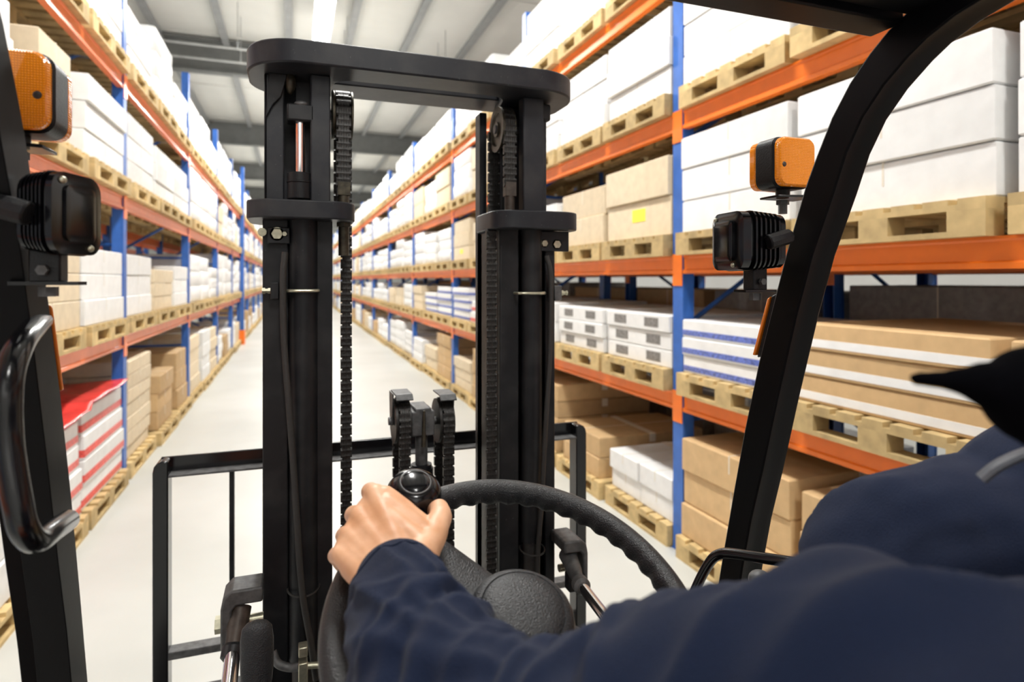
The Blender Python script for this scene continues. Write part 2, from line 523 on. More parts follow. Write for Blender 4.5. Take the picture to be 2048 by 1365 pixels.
def pallet(x, y, z, w, label, detail, group):
    key = (round(w, 2), detail)
    if key not in pal_cache:
        g, g2 = pallet_meshes(w)
        if detail:
            a = g.build('pallet', WOODS, smooth=0)
            b_ = g2.build('bearer', WOODS, smooth=0)
            pal_cache[key] = (a.data, b_.data)
            bpy.data.objects.remove(a); bpy.data.objects.remove(b_)
        else:
            for xx in (-0.5, 0.0, 0.5):
                g.box(xx - 0.05, xx + 0.05, -w / 2, w / 2, 0, 0.022)
                for yy in (-w / 2, -0.07, w / 2 - 0.14):
                    g.box(xx - 0.05, xx + 0.05, yy, yy + 0.14, 0.022, 0.100)
            a = g.build('pallet', WOODS, smooth=0)
            pal_cache[key] = (a.data, None)
            bpy.data.objects.remove(a)
    dm, bm_ = pal_cache[key]
    o = bpy.data.objects.new('pallet', dm)
    o.location = (x, y, z)
    COL.objects.link(o)
    tag(o, label, 'pallet', group)
    if bm_:
        for xx in (-0.5, 0.0, 0.5):
            c = bpy.data.objects.new('bearer', bm_)
            c.location = (xx, 0, 0)
            c.parent = o
            COL.objects.link(c)
    return o


# ------------------------------------------------------------------ cartons
box_cache = {}


def carton_mesh(dx, dy, dz, mats, style):
    """rounded cardboard box; tape strip or printed band as faces of their own material, standing slightly proud"""
    key = (round(dx, 2), round(dy, 2), round(dz, 3), tuple(m.name for m in mats), style)
    if key in box_cache:
        return box_cache[key]
    g = MB()
    r = 0.006
    hx, hy = dx / 2, dy / 2

    def ring(ins, z):
        return [(u, v, z) for u, v in rrect(-hx + ins, hx - ins, -hy + ins, hy - ins, r, 2)]
    prof = [(r, 0), (0, r), (0, dz * 0.5), (0, dz - r), (r, dz)]
    g.rings([ring(a, z) for a, z in prof])
    if style == 'tape':
        t = 0.03
        e = 0.0015
        g.box(-t, t, -hy - e, hy + e, dz - 0.07, dz + e, mi=1)
        g.box(-hx - e, hx + e, -t * 0.0 - 0.004, 0.004, dz * 0.5, dz + e, mi=1)
    elif style == 'band':
        e = 0.002
        g.rings([[(u * (1 + e / hx), v * (1 + e / hy), z) for u, v, z in ring(0, zz)] for zz in (dz * 0.12, dz * 0.42)], mi=1)
    elif style == 'patch':
        e = 0.002
        k = int(dy / 0.3)
        for i in range(max(1, k)):
            yc = -hy + dy * (i + 0.5) / max(1, k)
            for sx in (-1, 1):
                a, b_ = sorted((sx * hx, sx * (hx + e)))
                g.box(a, b_, yc - 0.09, yc + 0.09, dz * 0.25, dz * 0.8, mi=1)
    elif style == 'sticker':
        e = 0.002
        for sx in (-1, 1):
            a, b_ = sorted((sx * hx, sx * (hx + e)))
            g.box(a, b_, -0.12, 0.06, dz * 0.45, dz * 0.8, mi=1)
    o = g.build('carton', mats, smooth=35)
    box_cache[key] = o.data
    bpy.data.objects.remove(o)
    return box_cache[key]


def wrap_mesh(dx, dy, layers, lh, sd):
    rg = random.Random(sd)
    g = MB()
    hx, hy = dx / 2, dy / 2
    rings = []
    z = 0
    for k in range(layers):
        j = rg.uniform(0, 0.012)
        for ins, zz in ((0.012, 0.0), (0.0, 0.012), (j * 0.3, lh * 0.5), (0.0, lh - 0.012), (0.012, lh)):
            if k > 0 and ins == 0.012 and zz == 0.0:
                continue
            rings.append([(u, v, z + zz) for u, v in rrect(-hx + ins + j, hx - ins - j, -hy + ins + j, hy - ins - j, 0.03, 3)])
        z += lh
    g.rings(rings)
    o = g.build('wrapped_load', M['wrap'], smooth=50)
    me = o.data
    bpy.data.objects.remove(o)
    return me


wrap_cache = {}
SIDE = {'R': 'driver side rack', 'L': 'handle side rack'}
LEV = {'R': ['floor level', 'first shelf', 'second shelf', 'third shelf', 'top shelf'], 'L': ['floor level', 'first shelf', 'second shelf', 'top shelf']}
SLOT = ['near slot', 'middle slot', 'far slot', 'last slot']
PHRASE = {}


def where(side, lev, bay, slot):
    return '%s, %s, %s bay, %s' % (LEV[side][lev], SLOT[slot], ords[bay], SIDE[side])


def put(me, name, x, y, z, label, cat, group, rz=0.0):
    o = bpy.data.objects.new(name, me)
    o.location = (x, y, z)
    o.rotation_euler = (0, 0, rz)
    COL.objects.link(o)
    return tag(o, label, cat, group)


LAYERN = {1: ['only'], 2: ['lower', 'upper'], 3: ['bottom', 'middle', 'top'], 4: ['bottom', 'second', 'third', 'top'],
          5: ['bottom', 'second', 'third', 'fourth', 'top'], 6: ['bottom', 'second', 'third', 'fourth', 'fifth', 'top'],
          7: ['bottom', 'second', 'third', 'fourth', 'fifth', 'sixth', 'top']}

KIND = {
    'brown': (['brownbox', 'tape'], 'tape', 'brown'),
    'tan': (['tanbox', 'tape'], 'tape', 'pale tan'),
    'white': (['whitebox', 'tape'], 'tape', 'white'),
    'whiteblue': (['whitebox', 'bluetape'], 'band', 'white blue-banded'),
    'whitegrey': (['whitebox', 'greytape'], 'patch', 'white grey-patched'),
    'whitered': (['whitebox', 'redtape'], 'band', 'white red-banded'),
    'brownwhite': (['brownbox', 'whitebox'], 'band', 'brown white-banded'),
    'yellow': (['tanbox', 'label_yellow'], 'sticker', 'cream'),
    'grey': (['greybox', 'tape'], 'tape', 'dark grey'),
}


def stack(side, lev, bay, slot, x, y, z, w, kind, n, h, cols=1, depth=1.02):
    """cartons one by one: n layers, cols side by side along the aisle"""
    mats, style, word = KIND[kind]
    for c in range(cols):
        cw = (w - 0.01 * (cols - 1)) / cols
        yc = y - w / 2 + cw / 2 + c * (cw + 0.01)
        for k in range(n):
            st_ = 'plain' if (style == 'sticker' and k > 0) else style
            me = carton_mesh(depth, cw, h - 0.003, [M[a] for a in mats], st_)
            word = KIND[kind][2] + (' yellow-stickered' if st_ == 'sticker' else '')
            col = '' if cols == 1 else (' near-column', ' far-column')[c] if cols == 2 else ''
            lab = '%s carton, %s%s layer, %s' % (word, LAYERN[n][k], col, where(side, lev, bay, slot))
            o = put(me, 'carton', x + rnd.uniform(-0.015, 0.015), yc, z + k * h, lab, 'carton', 'cartons stacked on the racks', rnd.uniform(-0.006, 0.006))


def wrapped(side, lev, bay, slot, x, y, z, w, h, depth=1.02):
    layers = 2 if h < 0.5 else 3
    if h > 0.9: layers = 4
    v = rnd.randint(0, 3)
    key = (round(w, 2), round(h, 2), v)
    if key not in wrap_cache:
        wrap_cache[key] = wrap_mesh(depth, w, layers, h / layers, v + int(h * 100))
    shade = 'tall' if h > 0.66 else 'low'
    put(wrap_cache[key], 'wrapped_load', x, y, z, '%s white film-wrapped load, %s' % (shade, where(side, lev, bay, slot)), 'load', 'film-wrapped loads on the racks', rnd.uniform(-0.01, 0.01))


def fill(side, posts, beams, plan, nbays, xface, s, first_bay):
    """plan[(bay, lev)] = list of slot specs; anything unplanned is filled from the rules of its level"""
    for bay in range(nbays):
        y0, y1 = posts[bay + first_bay] + 0.07, posts[bay + first_bay + 1] - 0.07
        for lev in range(len(beams) + 1):
            zs = 0.0 if lev == 0 else beams[lev - 1] + 0.12
            head = (beams[lev] if lev < len(beams) else 4.9) - zs - 0.144
            specs = plan.get((bay, lev))
            W = (y1 - y0)
            ns = 3
            gap = 0.06
            w = (W - gap * (ns - 1)) / ns
            near = bay < 2
            for k in range(ns):
                yc = y0 + w / 2 + k * (w + gap)
                xc = xface + s * (1.1 / 2 - 0.05)
                jit = rnd.uniform(-0.02, 0.02)
                pallet(xc + jit, yc, zs, w, 'wooden pallet, %s' % where(side, lev, bay, k), near, 'wooden pallets on the racks')
                zz = zs + 0.145
                sp = specs[k] if specs else None
                xx = xc + jit + s * 0.01
                if sp is None:
                    q = rnd.random()
                    if lev == 0:
                        if q < 0.35: stack(side, lev, bay, k, xx, yc, zz, w * rnd.uniform(0.8, 0.95), 'brown', rnd.choice([2, 3]), rnd.choice([0.18, 0.22]))
                        elif q < 0.5: stack(side, lev, bay, k, xx, yc, zz, w * 0.9, 'tan', 2, 0.25)
                        else: wrapped(side, lev, bay, k, xx, yc, zz, w * 0.92, min(head * 0.92, rnd.choice([0.4, 0.5, 0.6, 0.66])))
                    elif lev == 1 and side == 'R':
                        if q < 0.2: stack(side, lev, bay, k, xx, yc, zz, w * 0.9, 'tan', 2, 0.2)
                        elif q < 0.35: stack(side, lev, bay, k, xx, yc, zz, w * 0.94, 'whiteblue', 3, 0.13)
                        elif q < 0.42: stack(side, lev, bay, k, xx, yc, zz, w * 0.94, 'whitered', 2, 0.16)
                        else: wrapped(side, lev, bay, k, xx, yc, zz, w * 0.92, min(head * 0.92, rnd.choice([0.32, 0.4, 0.5])))
                    elif q < 0.08:
                        stack(side, lev, bay, k, xx, yc, zz, w * 0.9, 'tan', 2, min(head * 0.46, 0.3))
                    else:
                        wrapped(side, lev, bay, k, xx, yc, zz, w * rnd.uniform(0.86, 0.98), min(head * 0.95, rnd.choice([0.45, 0.55, 0.6, 0.68, 0.7]) if side == 'R' else rnd.choice([0.55, 0.7, 0.8, 0.85])))
                elif sp == 'wrap':
                    wrapped(side, lev, bay, k, xx, yc, zz, w * 0.96, head * 0.93)
                elif sp == '':
                    pass
                else:
                    kind, nl, hh, cols, wf = sp
                    stack(side, lev, bay, k, xx, yc, zz, w * wf, kind, nl, hh, cols)


planR = {
    # bay 0 spans 0.46-3.46 m, bay 1 3.46-6.34, bay 2 6.34-9.6
    (0, 0): [('brown', 3, 0.2, 1, .98), ('brown', 3, 0.2, 1, .98), ('brown', 3, 0.21, 1, 1.0)],
    (0, 1): [('brownwhite', 3, 0.13, 1, 1.0), ('brownwhite', 3, 0.13, 1, 1.0), ('whiteblue', 3, 0.115, 1, 1.0)],
    (0, 2): [('white', 3, 0.205, 1, 1.0), ('white', 3, 0.205, 1, 1.0), ('white', 3, 0.205, 1, 1.0)],
    (0, 3): [('white', 3, 0.20, 1, 1.0), ('white', 3, 0.2, 1, 1.0), ('white', 3, 0.2, 1, 1.0)],
    (0, 4): ['wrap', 'wrap', 'wrap'],
    (1, 0): [('white', 2, 0.15, 2, .98), ('brown', 2, 0.17, 1, .8), ('brown', 4, 0.16, 1, 1.0)],
    (1, 1): [('whitegrey', 3, 0.12, 1, 1.0), ('whitegrey', 3, 0.12, 1, 1.0), ('white', 2, 0.19, 1, .96)],
    (1, 2): [('yellow', 2, 0.27, 1, 1.0), ('tan', 2, 0.24, 1, .96), ('white', 2, 0.22, 1, .9)],
    (1, 3): [('white', 3, 0.2, 1, .98), ('white', 3, 0.2, 1, .98), ('white', 3, 0.14, 1, 1.0)],
    (1, 4): [('tan', 2, 0.3, 1, .96), ('white', 3, 0.22, 1, .98), ('white', 3, 0.22, 1, .98)],
    (2, 0): [('brown', 1, 0.2, 1, .95), ('brown', 4, 0.17, 1, .85), ('tan', 3, 0.15, 1, .95)],
    (2, 1): [('whiteblue', 3, 0.13, 1, .98), ('whitered', 2, 0.15, 1, .96), ('whiteblue', 4, 0.12, 1, .9)],
    (2, 2): ['wrap', ('tan', 2, 0.25, 1, .9), ('yellow', 3, 0.2, 1, .9)],
    (3, 0): [('brown', 4, 0.18, 1, .9), ('tan', 2, 0.2, 1, .9), ('white', 3, .15, 1, .9)],
    (3, 1): [('whiteblue', 4, 0.12, 1, .9), ('whiteblue', 3, 0.12, 1, .9), ('tan', 3, .16, 1, .9)],
}
planL = {
    # bay 0 spans 2.85-6.28
    (0, 0): [('white', 3, 0.22, 1, 1.0), ('whitered', 4, 0.165, 1, 1.0), ('whitered', 4, 0.18, 1, 1.0)],
    (0, 1): [('tan', 3, 0.19, 1, 1.0), ('tan', 3, 0.19, 1, 1.0), ('white', 3, 0.19, 1, 1.0)],
    (0, 2): [('white', 3, 0.2, 1, 1.0), ('tan', 3, 0.2, 1, .5), ('white', 3, 0.2, 1, 1.0)],
    (0, 3): [('white', 4, 0.22, 1, 1.0), ('white', 4, 0.22, 1, 1.0), ('white', 4, 0.21, 1, 1.0)],
    (1, 0): [('tan', 7, 0.13, 1, .86), ('brown', 3, 0.2, 1, .75), ('brown', 3, 0.24, 1, .7)],
    (1, 1): [('white', 3, 0.19, 1, 1.0), ('tan', 3, 0.15, 1, .95), ('white', 3, 0.17, 1, .9)],
    (1, 2): [('white', 3, 0.21, 1, .95), ('white', 3, 0.19, 1, .95), ('white', 3, 0.2, 1, .95)],
    (2, 0): [('tan', 4, 0.2, 1, .85), ('white', 4, 0.2, 1, .85), ('tan', 4, .19, 1, .85)],
}
fill('R', R_POSTS, R_BEAMS, planR, 12, RX, 1, 1)
fill('L', L_POSTS, L_BEAMS, planL, 9, LX, -1, 1)
# red film sheet lying over the red banded cartons of the left rack
yA, yB = 4.05, 6.15
g = MB()
rg = random.Random(3)
NX, NY = 22, 40
grid = []
for i in range(NX + 1):
    row = []
    for j in range(NY + 1):
        x = LX + 0.055 - 1.05 * i / NX
        y = yA + (yB - yA) * j / NY
        z = 0.868 + 0.03 * noise.noise(V((x * 3, y * 2.5, 0))) + 0.02 * (0.5 if j > NY / 2 else 0)
        z = max(z, 0.868)
        z += 0.05 if y > 5.12 else 0.0
        row.append(g.bm.verts.new((x, y, z)))
    grid.append(row)
for i in range(NX):
    for j in range(NY):
        g.bm.faces.new((grid[i][j], grid[i + 1][j], grid[i + 1][j + 1], grid[i][j + 1]))
o = g.build('wrap_sheet', M['redfilm'], smooth=60)
md = o.modifiers.new('Solid', 'SOLIDIFY'); md.thickness = 0.004
tag(o, 'crumpled red film sheet covering the red-banded cartons at floor level', 'film sheet')

# loads in the racks behind, seen through the gaps
k = 0
for (posts, beams, xf, s, nm, lv, side) in ((R_POSTS[1:8], R_BEAMS, RX + 2.35, -1, 'behind the driver side rack', (0, 1, 2), 'R'), (L_POSTS[1:7], L_BEAMS, LX - 2.35, 1, 'behind the handle side rack', (0, 1), 'L')):
    for bay in range(len(posts) - 1):
        y0, y1 = posts[bay], posts[bay + 1]
        for lev in lv:
            zs = 0.0 if lev == 0 else beams[lev - 1] + 0.12
            for q in range(2):
                w = (y1 - y0 - 0.3) / 2
                yc = y0 + 0.1 + w / 2 + q * (w + 0.1)
                xc = xf + s * 0.5
                lab = '%s, %s, %s bay, %s' % (LEV[side][lev], ('near half', 'far half')[q], ords[bay], nm)
                pallet(xc, yc, zs, w, 'shadowed pallet, ' + lab, False, 'pallets in the racks behind')
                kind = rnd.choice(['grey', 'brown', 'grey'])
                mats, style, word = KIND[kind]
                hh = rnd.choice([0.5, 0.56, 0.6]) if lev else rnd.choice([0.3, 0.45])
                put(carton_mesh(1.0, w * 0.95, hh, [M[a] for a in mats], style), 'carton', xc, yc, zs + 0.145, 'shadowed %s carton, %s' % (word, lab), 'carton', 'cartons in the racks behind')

# ================================================================== FORKLIFT
ORG = V((0.27, 0.9, 0.0))
fork = root('forklift', ORG, 'black forklift truck seen from the driving seat, mast and steering wheel ahead', 'forklift')
fork['org'] = [ORG.x, ORG.y, ORG.z]


def fpart(mb, name, mat, parent=fork, **kw):
    return mb.build(name, mat, parent, off=ORG, **kw)


def XY(px, Y, py=500):
    return atY(px, py, Y).x


def ZY(px, py, Y):
    return atY(px, py, Y).z


YM = 1.40
# ---- mast rails
xl = [XY(p, YM) for p in (525, 577, 637, 665)]
xr = [XY(p, YM) for p in (1000, 1038, 1090, 1110)]
zlow = 0.62
ztopl = 1.93
g = MB()
g.box(xl[0], xl[1], YM, YM + 0.02, 0.98, ztopl)
g.box(xl[2] - .006, xl[3], YM, YM + 0.02, 0.98, ztopl)
g.box(xl[0], xl[0] + 0.02, YM + .02, YM + 0.17, 0.98, ztopl)
g.box(xl[0], xl[3], YM + 0.15, YM + 0.17, 0.98, ztopl)
g.box(xl[2], xl[3], YM + .02, YM + 0.04, 0.98, ztopl)
g.box(xl[0] + .01, xl[3], YM + 0.03, YM + 0.17, 0.30, 1.0)
fpart(g, 'outer_mast_rail', M['paint'], bevel=0.003)
g = MB()
g.box(xr[0], xr[1], YM, YM + 0.02, 0.30, ztopl)
g.box(xr[2], xr[3], YM, YM + 0.02, 0.30, ztopl)
g.box(xr[0], xr[0] + 0.015, YM + .02, YM + 0.195, 0.30, ztopl)
g.box(xr[0], xr[3], YM + 0.15, YM + 0.195, 0.30, ztopl)
g.box(xr[3] - .02, xr[3], YM + .02, YM + 0.17, 0.30, ztopl)
fpart(g, 'outer_mast_rail', M['paint'], bevel=0.003)
# inner rails reaching to the top plate
zt = ZY(600, 133, 1.36)
g = MB()
g.box(XY(527, YM), XY(568, YM), YM + .03, YM + 0.05, 1.95, zt)
g.box(XY(621, YM), XY(661, YM), YM, YM + 0.035, 1.95, zt)
g.box(XY(527, YM), XY(661, YM), YM + .11, YM + 0.13, 1.95, zt)
g.box(XY(527, YM), XY(535, YM), YM + .03, YM + 0.12, 1.95, zt)
fpart(g, 'inner_mast_rail', M['paint2'], bevel=0.003)
g = MB()
g.box(XY(1047, YM), XY(1088, YM), YM, YM + 0.035, 1.95, zt)
g.box(XY(1088, YM), XY(1106, YM), YM + 0.04, YM + 0.13, 1.90, zt)
g.box(XY(1030, YM), XY(1106, YM), YM + .11, YM + 0.16, 1.90, zt)
g.box(xr[0] - .0, xr[0] + 0.02, YM + 0.17, YM + 0.215, 0.30, zt)
fpart(g, 'inner_mast_rail', M['paint2'], bevel=0.003)

# ---- plates
def rounded_plan(pts_r):
    out = []
    n_ = len(pts_r)
    for i in range(n_):
        (px_, py_, r_) = pts_r[i]
        a = V(pts_r[i - 1][:2]) - V((px_, py_)); b_ = V(pts_r[(i + 1) % n_][:2]) - V((px_, py_))
        a.normalize(); b_.normalize()
        p0, p2, p1 = V((px_, py_)) + a * r_, V((px_, py_)) + b_ * r_, V((px_, py_))
        for k in range(9):
            t = k / 8
            q = p0 * (1 - t) ** 2 + p1 * 2 * t * (1 - t) * .72 + (p0 + p2) * .5 * 2 * t * (1 - t) * .28 + p2 * t * t
            out.append((q.x, q.y))
    return out


xa_, xb_ = XY(488, 1.36), XY(1162, 1.36)
g = MB().prism(rounded_plan([(xa_, 1.335, .10), (xb_, 1.335, .10), (xb_, 1.60, .085), (xb_ - .15, 1.60, .03), (xb_ - .18, 1.425, .03), (xa_ + .19, 1.425, .03), (xa_ + .16, 1.60, .03), (xa_, 1.60, .085)]), 'z', zt, zt + 0.050)
tp = fpart(g, 'mast_top_plate', M['paint2'], bevel=0.004)
g = MB()
# second crossbar ahead of the top plate, hung a little lower
g.box(XY(650, 1.5), XY(1040, 1.5) + .02, 1.50, 1.61, 2.262, 2.288)
fpart(g, 'mast_crossbar', M['paint2'], bevel=0.003)
g = MB().prism(rrect(XY(490, 1.36), XY(713, 1.36), 1.345, 1.56, 0.055, 6), 'z', ZY(600, 438, 1.36), ZY(600, 401, 1.36))
fpart(g, 'rail_collar_plate', M['paint2'], bevel=0.003)
g = MB().prism(rrect(XY(990, 1.36), XY(1163, 1.36), 1.345, 1.56, 0.055, 6), 'z', ZY(1080, 459, 1.36), ZY(1080, 423, 1.36))
fpart(g, 'rail_collar_plate', M['paint2'], bevel=0.003)
# weld gussets under the top plate
g = MB()
g.prism([(XY(537, YM), zt), (XY(575, YM), zt), (XY(562, YM), zt - 0.05), (XY(545, YM), zt - 0.07), (XY(530, YM), zt - .1)], 'y', YM + .02, YM + .03)
fpart(g, 'gusset', M['paint'], bevel=0.002)
g = MB()
g.box(XY(1088, YM), XY(1112, YM), YM + .03, YM + .10, zt - 0.045, zt - .002)
fpart(g, 'gusset', M['paint'], bevel=0.006)

# ---- lift cylinders
for px, r in ((607, 0.0295), (1064, 0.0265)):
    x = XY(px, 1.40)
    z1 = ZY(px, 450, 1.4)
    g = MB().cyl((x, 1.405, 0.98 if px < 700 else 1.16), (x, 1.405, z1 + .03), r, seg=32)
    c = fpart(g, 'lift_cylinder', M['paint'])
    g = MB().cyl((x, 1.405, 0.6), (x, 1.405, 0.98 if px < 700 else 1.18), r * 0.8, seg=24)
    fpart(g, 'cylinder_foot', M['hose'], c)
xc = XY(600, 1.42)
g = MB()
g.cyl((xc, 1.42, ZY(600, 400, 1.42)), (xc, 1.42, ZY(600, 347, 1.42)), 0.0265, seg=28)
g.cyl((xc, 1.42, ZY(600, 368, 1.42)), (xc, 1.42, ZY(600, 363, 1.42)), 0.0278, seg=28)
fpart(g, 'cylinder_head', M['plastic'], bevel=0.002)
fpart(MB().cyl((xc, 1.42, ZY(600, 350, 1.42)), (xc, 1.42, ZY(600, 240, 1.42)), 0.0105, seg=24), 'piston_rod', M['chrome'])
g = MB().box(xc - .027, xc + .03, 1.40, 1.45, ZY(600, 246, 1.42), ZY(600, 212, 1.42))
hb = fpart(g, 'rod_head_block', M['paint'], bevel=0.004)
fpart(MB().ball((xc + .003, 1.41, ZY(600, 211, 1.42)), 0.012, sc=(1.3, 1, .6)), 'bolt', M['castiron'], hb)
fpart(MB().ball((XY(581, 1.43), 1.43, ZY(581, 165, 1.43)), 0.026, sc=(.42, .6, 1)), 'guide_roller', M['grease'])
fpart(MB().box(XY(592, 1.45), XY(620, 1.45), 1.47, 1.49, 1.95, zt), 'inner_web', M['paint2'])

# ---- U bolts round the cylinders, blocks and bolts
for (pa, pb, py, Yc, blk, bolt, sgn) in ((574, 637, 582, 1.405, (541, 558), (524, 541), -1), (1037, 1092, 587, 1.405, (1106, 1121), (1121, 1134), 1)):
    z = ZY((pa + pb) / 2, py, 1.37)
    xa, xb = XY(pa, 1.375), XY(pb, 1.375)
    g = MB()
    xm = (xa + xb) / 2
    pts = [(xa - .002, 1.42, z), (xa, 1.385, z), (xa + .008, 1.373, z), (xm, 1.371, z), (xb - .008, 1.373, z), (xb, 1.385, z), (xb, 1.42, z)]
    g.tube(smooth_path(pts, 4), 0.0036, seg=10)
    fpart(g, 'u_bolt', M['zinc'])
    g = MB().box(XY(blk[0], 1.385), XY(blk[1], 1.385), 1.375, 1.40, z - .018, z + .018)
    cb = fpart(g, 'clamp_block', M['castiron'] if sgn > 0 else M['paint'], bevel=0.002)
    b0, b1 = XY(bolt[0], 1.385), XY(bolt[1], 1.385)
    g = MB().cyl((b0, 1.385, z), (b1, 1.385, z), 0.0052, seg=6)
    g.cyl((b0, 1.385, z), (b0 + .006, 1.385, z), 0.0075, seg=6)
    g.cyl((b1 - .005, 1.385, z), (b1, 1.385, z), 0.0068, seg=6)
    fpart(g, 'bolt', M['zinc'], cb)
for px, py, r in ((554, 468, .0115), (524, 464, .007), (569, 468, .005), (1090, 487, .008), (1115, 489, .010)):
    p = atY(px, py, 1.385)
    g = MB().cyl(p, p + V((0, .03, 0)), r, seg=6)
    g.cyl(p + V((0, .003, 0)), p + V((0, .03, 0)), r * 1.25, seg=18)
    fpart(g, 'bolt', M['zinc'])
for (a, b_, c, d) in ((535, 580, 455, 488), (1078, 1134, 463, 503)):
    g = MB().box(XY(a, 1.40), XY(b_, 1.40), 1.388, 1.399, ZY(a, d, 1.4), ZY(a, c, 1.4))
    fpart(g, 'lug_plate', M['paint'], bevel=0.002)

# ---- hoses
g = MB()
pts = [atY(570, 505, 1.375), atY(566, 560, 1.372), atY(568, 680, 1.375), atY(577, 800, 1.37), atY(586, 920, 1.37), atY(594, 1040, 1.365), atY(604, 1180, 1.36), atY(622, 1290, 1.36), atY(632, 1360, 1.36)]
g.tube(smooth_path(pts, 6), 0.0068, seg=12)
fpart(g, 'hydraulic_hose', M['hose'])
g = MB()
pts = [atY(1093, 512, 1.375), atY(1102, 560, 1.372), atY(1100, 700, 1.375), atY(1093, 820, 1.375), atY(1087, 930, 1.372), atY(1083, 1010, 1.37), atY(1076, 1100, 1.37), atY(1075, 1180, 1.37)]
g.tube(smooth_path(pts, 6), 0.0060, seg=12)
fpart(g, 'hydraulic_hose', M['hose'])
for px, py, r in ((607, 1183, .0325), (1064, 1105, .0300)):
    z = ZY(px, py, 1.38)
    x = XY(px, 1.40)
    g = MB().tube([(x + r * math.cos(t), 1.400 + r * 1.15 * math.sin(t), z + .004 * math.sin(t)) for t in [2 * PI * k / 28 for k in range(28)]], 0.0022, seg=8, loop=True)
    fpart(g, 'cable_tie', M['hose'])

# ---- sheaves and chains


def chain(pts_fn, n, pitch, X, w):
    """leaf chain lying in the plane X; pts_fn(s) -> (Y, Z) along its path"""
    g = MB()
    for k in range(n):
        (y0, z0), (y1, z1) = pts_fn(k * pitch), pts_fn((k + 1) * pitch)
        d = V((0, y1 - y0, z1 - z0))
        if d.length < 1e-5: continue
        t = d.normalized(); nrm = V((0, -t.z, t.y))
        a, b_ = V((0, y0, z0)), V((0, y1, z1))
        hw = pitch * 0.50
        prof = []
        for ang in range(-90, 91, 45):
            q = math.radians(ang)
            prof.append(b_ + t * hw * math.cos(q) * .8 + nrm * hw * math.sin(q))
        prof.append((a + b_) / 2 + nrm * hw * 0.74)
        for ang in range(90, 271, 45):
            q = math.radians(ang)
            prof.append(a + t * hw * math.cos(q) * .8 + nrm * hw * math.sin(q))
        prof.append((a + b_) / 2 - nrm * hw * 0.74)
        offs = (-0.45, -0.27, -0.09, 0.09, 0.27, 0.45) if k % 2 == 0 else (-0.30, -0.10, 0.10, 0.30)
        for f in offs:
            x = X + f * w
            th = w * (0.082 if k % 2 == 0 else 0.09)
            g.rings([[(x - th, p.y, p.z) for p in prof], [(x + th, p.y, p.z) for p in prof]])
        g.cyl((X - w * .5, y0, z0), (X + w * .5, y0, z0), pitch * .2, seg=8)
    return g


def over_sheave(yc, zc, R, down_rear, down_front):
    """path: up the rear side, over, down the front side"""
    def fn(s):
        if s < down_rear:
            return (yc - R, zc - down_rear + s)
        s -= down_rear
        if s < PI * R:
            a = PI - s / R
            return (yc + R * math.cos(a), zc + R * math.sin(a))
        s -= PI * R
        return (yc + R, zc - s)
    return fn, down_rear + PI * R + down_front


P = 0.0134
# left chain
YS, RS = 1.475, 0.050
xs = XY(687, 1.43)
zs = ZY(687, 178, 1.43) - RS
g = MB()
g.lathe([(RS * .3, -.024), (RS * 1.12, -.023), (RS * 1.12, -.018), (RS * .9, -.016), (RS * .9, .016), (RS * 1.12, .018), (RS * 1.12, .022), (RS * .3, .024)], (xs, YS, zs), (1, 0, 0), 36)
sh = fpart(g, 'chain_sheave', M['grease'])
fpart(MB().cyl((xs - .05, YS, zs), (xs + .02, YS, zs), .012, seg=16), 'sheave_pin', M['castiron'], sh)
fn, L = over_sheave(YS, zs, RS, zs - ZY(687, 372, 1.43), 0.25)
fpart(chain(fn, int(L / P), P, xs, 0.030), 'lift_chain', M['chain'])
xq = XY(692, 1.53)
fpart(chain(lambda s: (1.525, ZY(692, 190, 1.53) - s), int(1.45 / P), P, xq, 0.0245), 'lift_chain', M['chain'])
za, zb = ZY(687, 366, 1.43), ZY(687, 512, 1.43)
ya = YS - RS
g = MB()
g.box(xs - .014, xs + .014, ya - .012, ya + .012, za - 0.030, za)
g.cyl((xs, ya, za - .03), (xs, ya, za - .085), .012, seg=16)
g.cyl((xs, ya, za - .07), (xs, ya, za - .10), .017, seg=6)
g.cyl((xs, ya, za - .10), (xs, ya, zb), .0115, seg=16)
fpart(g, 'chain_anchor', M['grease'], bevel=0.001)
# right chain
xs = XY(1018, 1.43)
zs = ZY(1018, 212, 1.43) - RS
g = MB()
g.lathe([(.008, -.020), (.019, -.020), (.019, -.016), (RS * .8, -.014), (RS * .86, -.019), (RS * 1.14, -.019), (RS * 1.14, -.013), (RS * .9, -.011), (RS * .9, .011), (RS * 1.12, .012), (RS * 1.12, .016), (RS * .3, .016)], (xs, YS, zs), (1, 0, 0), 40)
sh = fpart(g, 'chain_sheave', M['grease'])
fpart(MB().cyl((xs - .024, YS, zs), (xs + .05, YS, zs), .011, seg=16), 'sheave_pin', M['castiron'], sh)
fn, L = over_sheave(YS, zs, RS, zs - ZY(1018, 372, 1.43), 0.01)
fpart(chain(fn, int(L / P), P, xs, 0.030), 'lift_chain', M['chain'])
ya = YS - RS
za, zb = ZY(1018, 366, 1.43), ZY(1018, 524, 1.43)
g = MB()
g.box(xs - .014, xs + .014, ya - .012, ya + .012, za - 0.035, za)
g.cyl((xs, ya, za - .03), (xs, ya, za - .10), .0125, seg=16)
g.cyl((xs, ya, za - .085), (xs, ya, za - .115), .017, seg=6)
g.cyl((xs, ya, za - .10), (xs, ya, zb), .0095, seg=16)
fpart(g, 'chain_anchor', M['rust'], bevel=0.001)
xq = XY(987, 1.525)
fpart(chain(lambda s: (1.525, zs - s), int(1.35 / P), P, xq, 0.028), 'lift_chain', M['chain'])

xq = 0.4505
ztop_ = ZY(1080, 462, 1.36)
fpart(chain(lambda s: (1.418, ztop_ - s), int(1.05 / P), P, xq, 0.024), 'lift_chain', M['chain'])

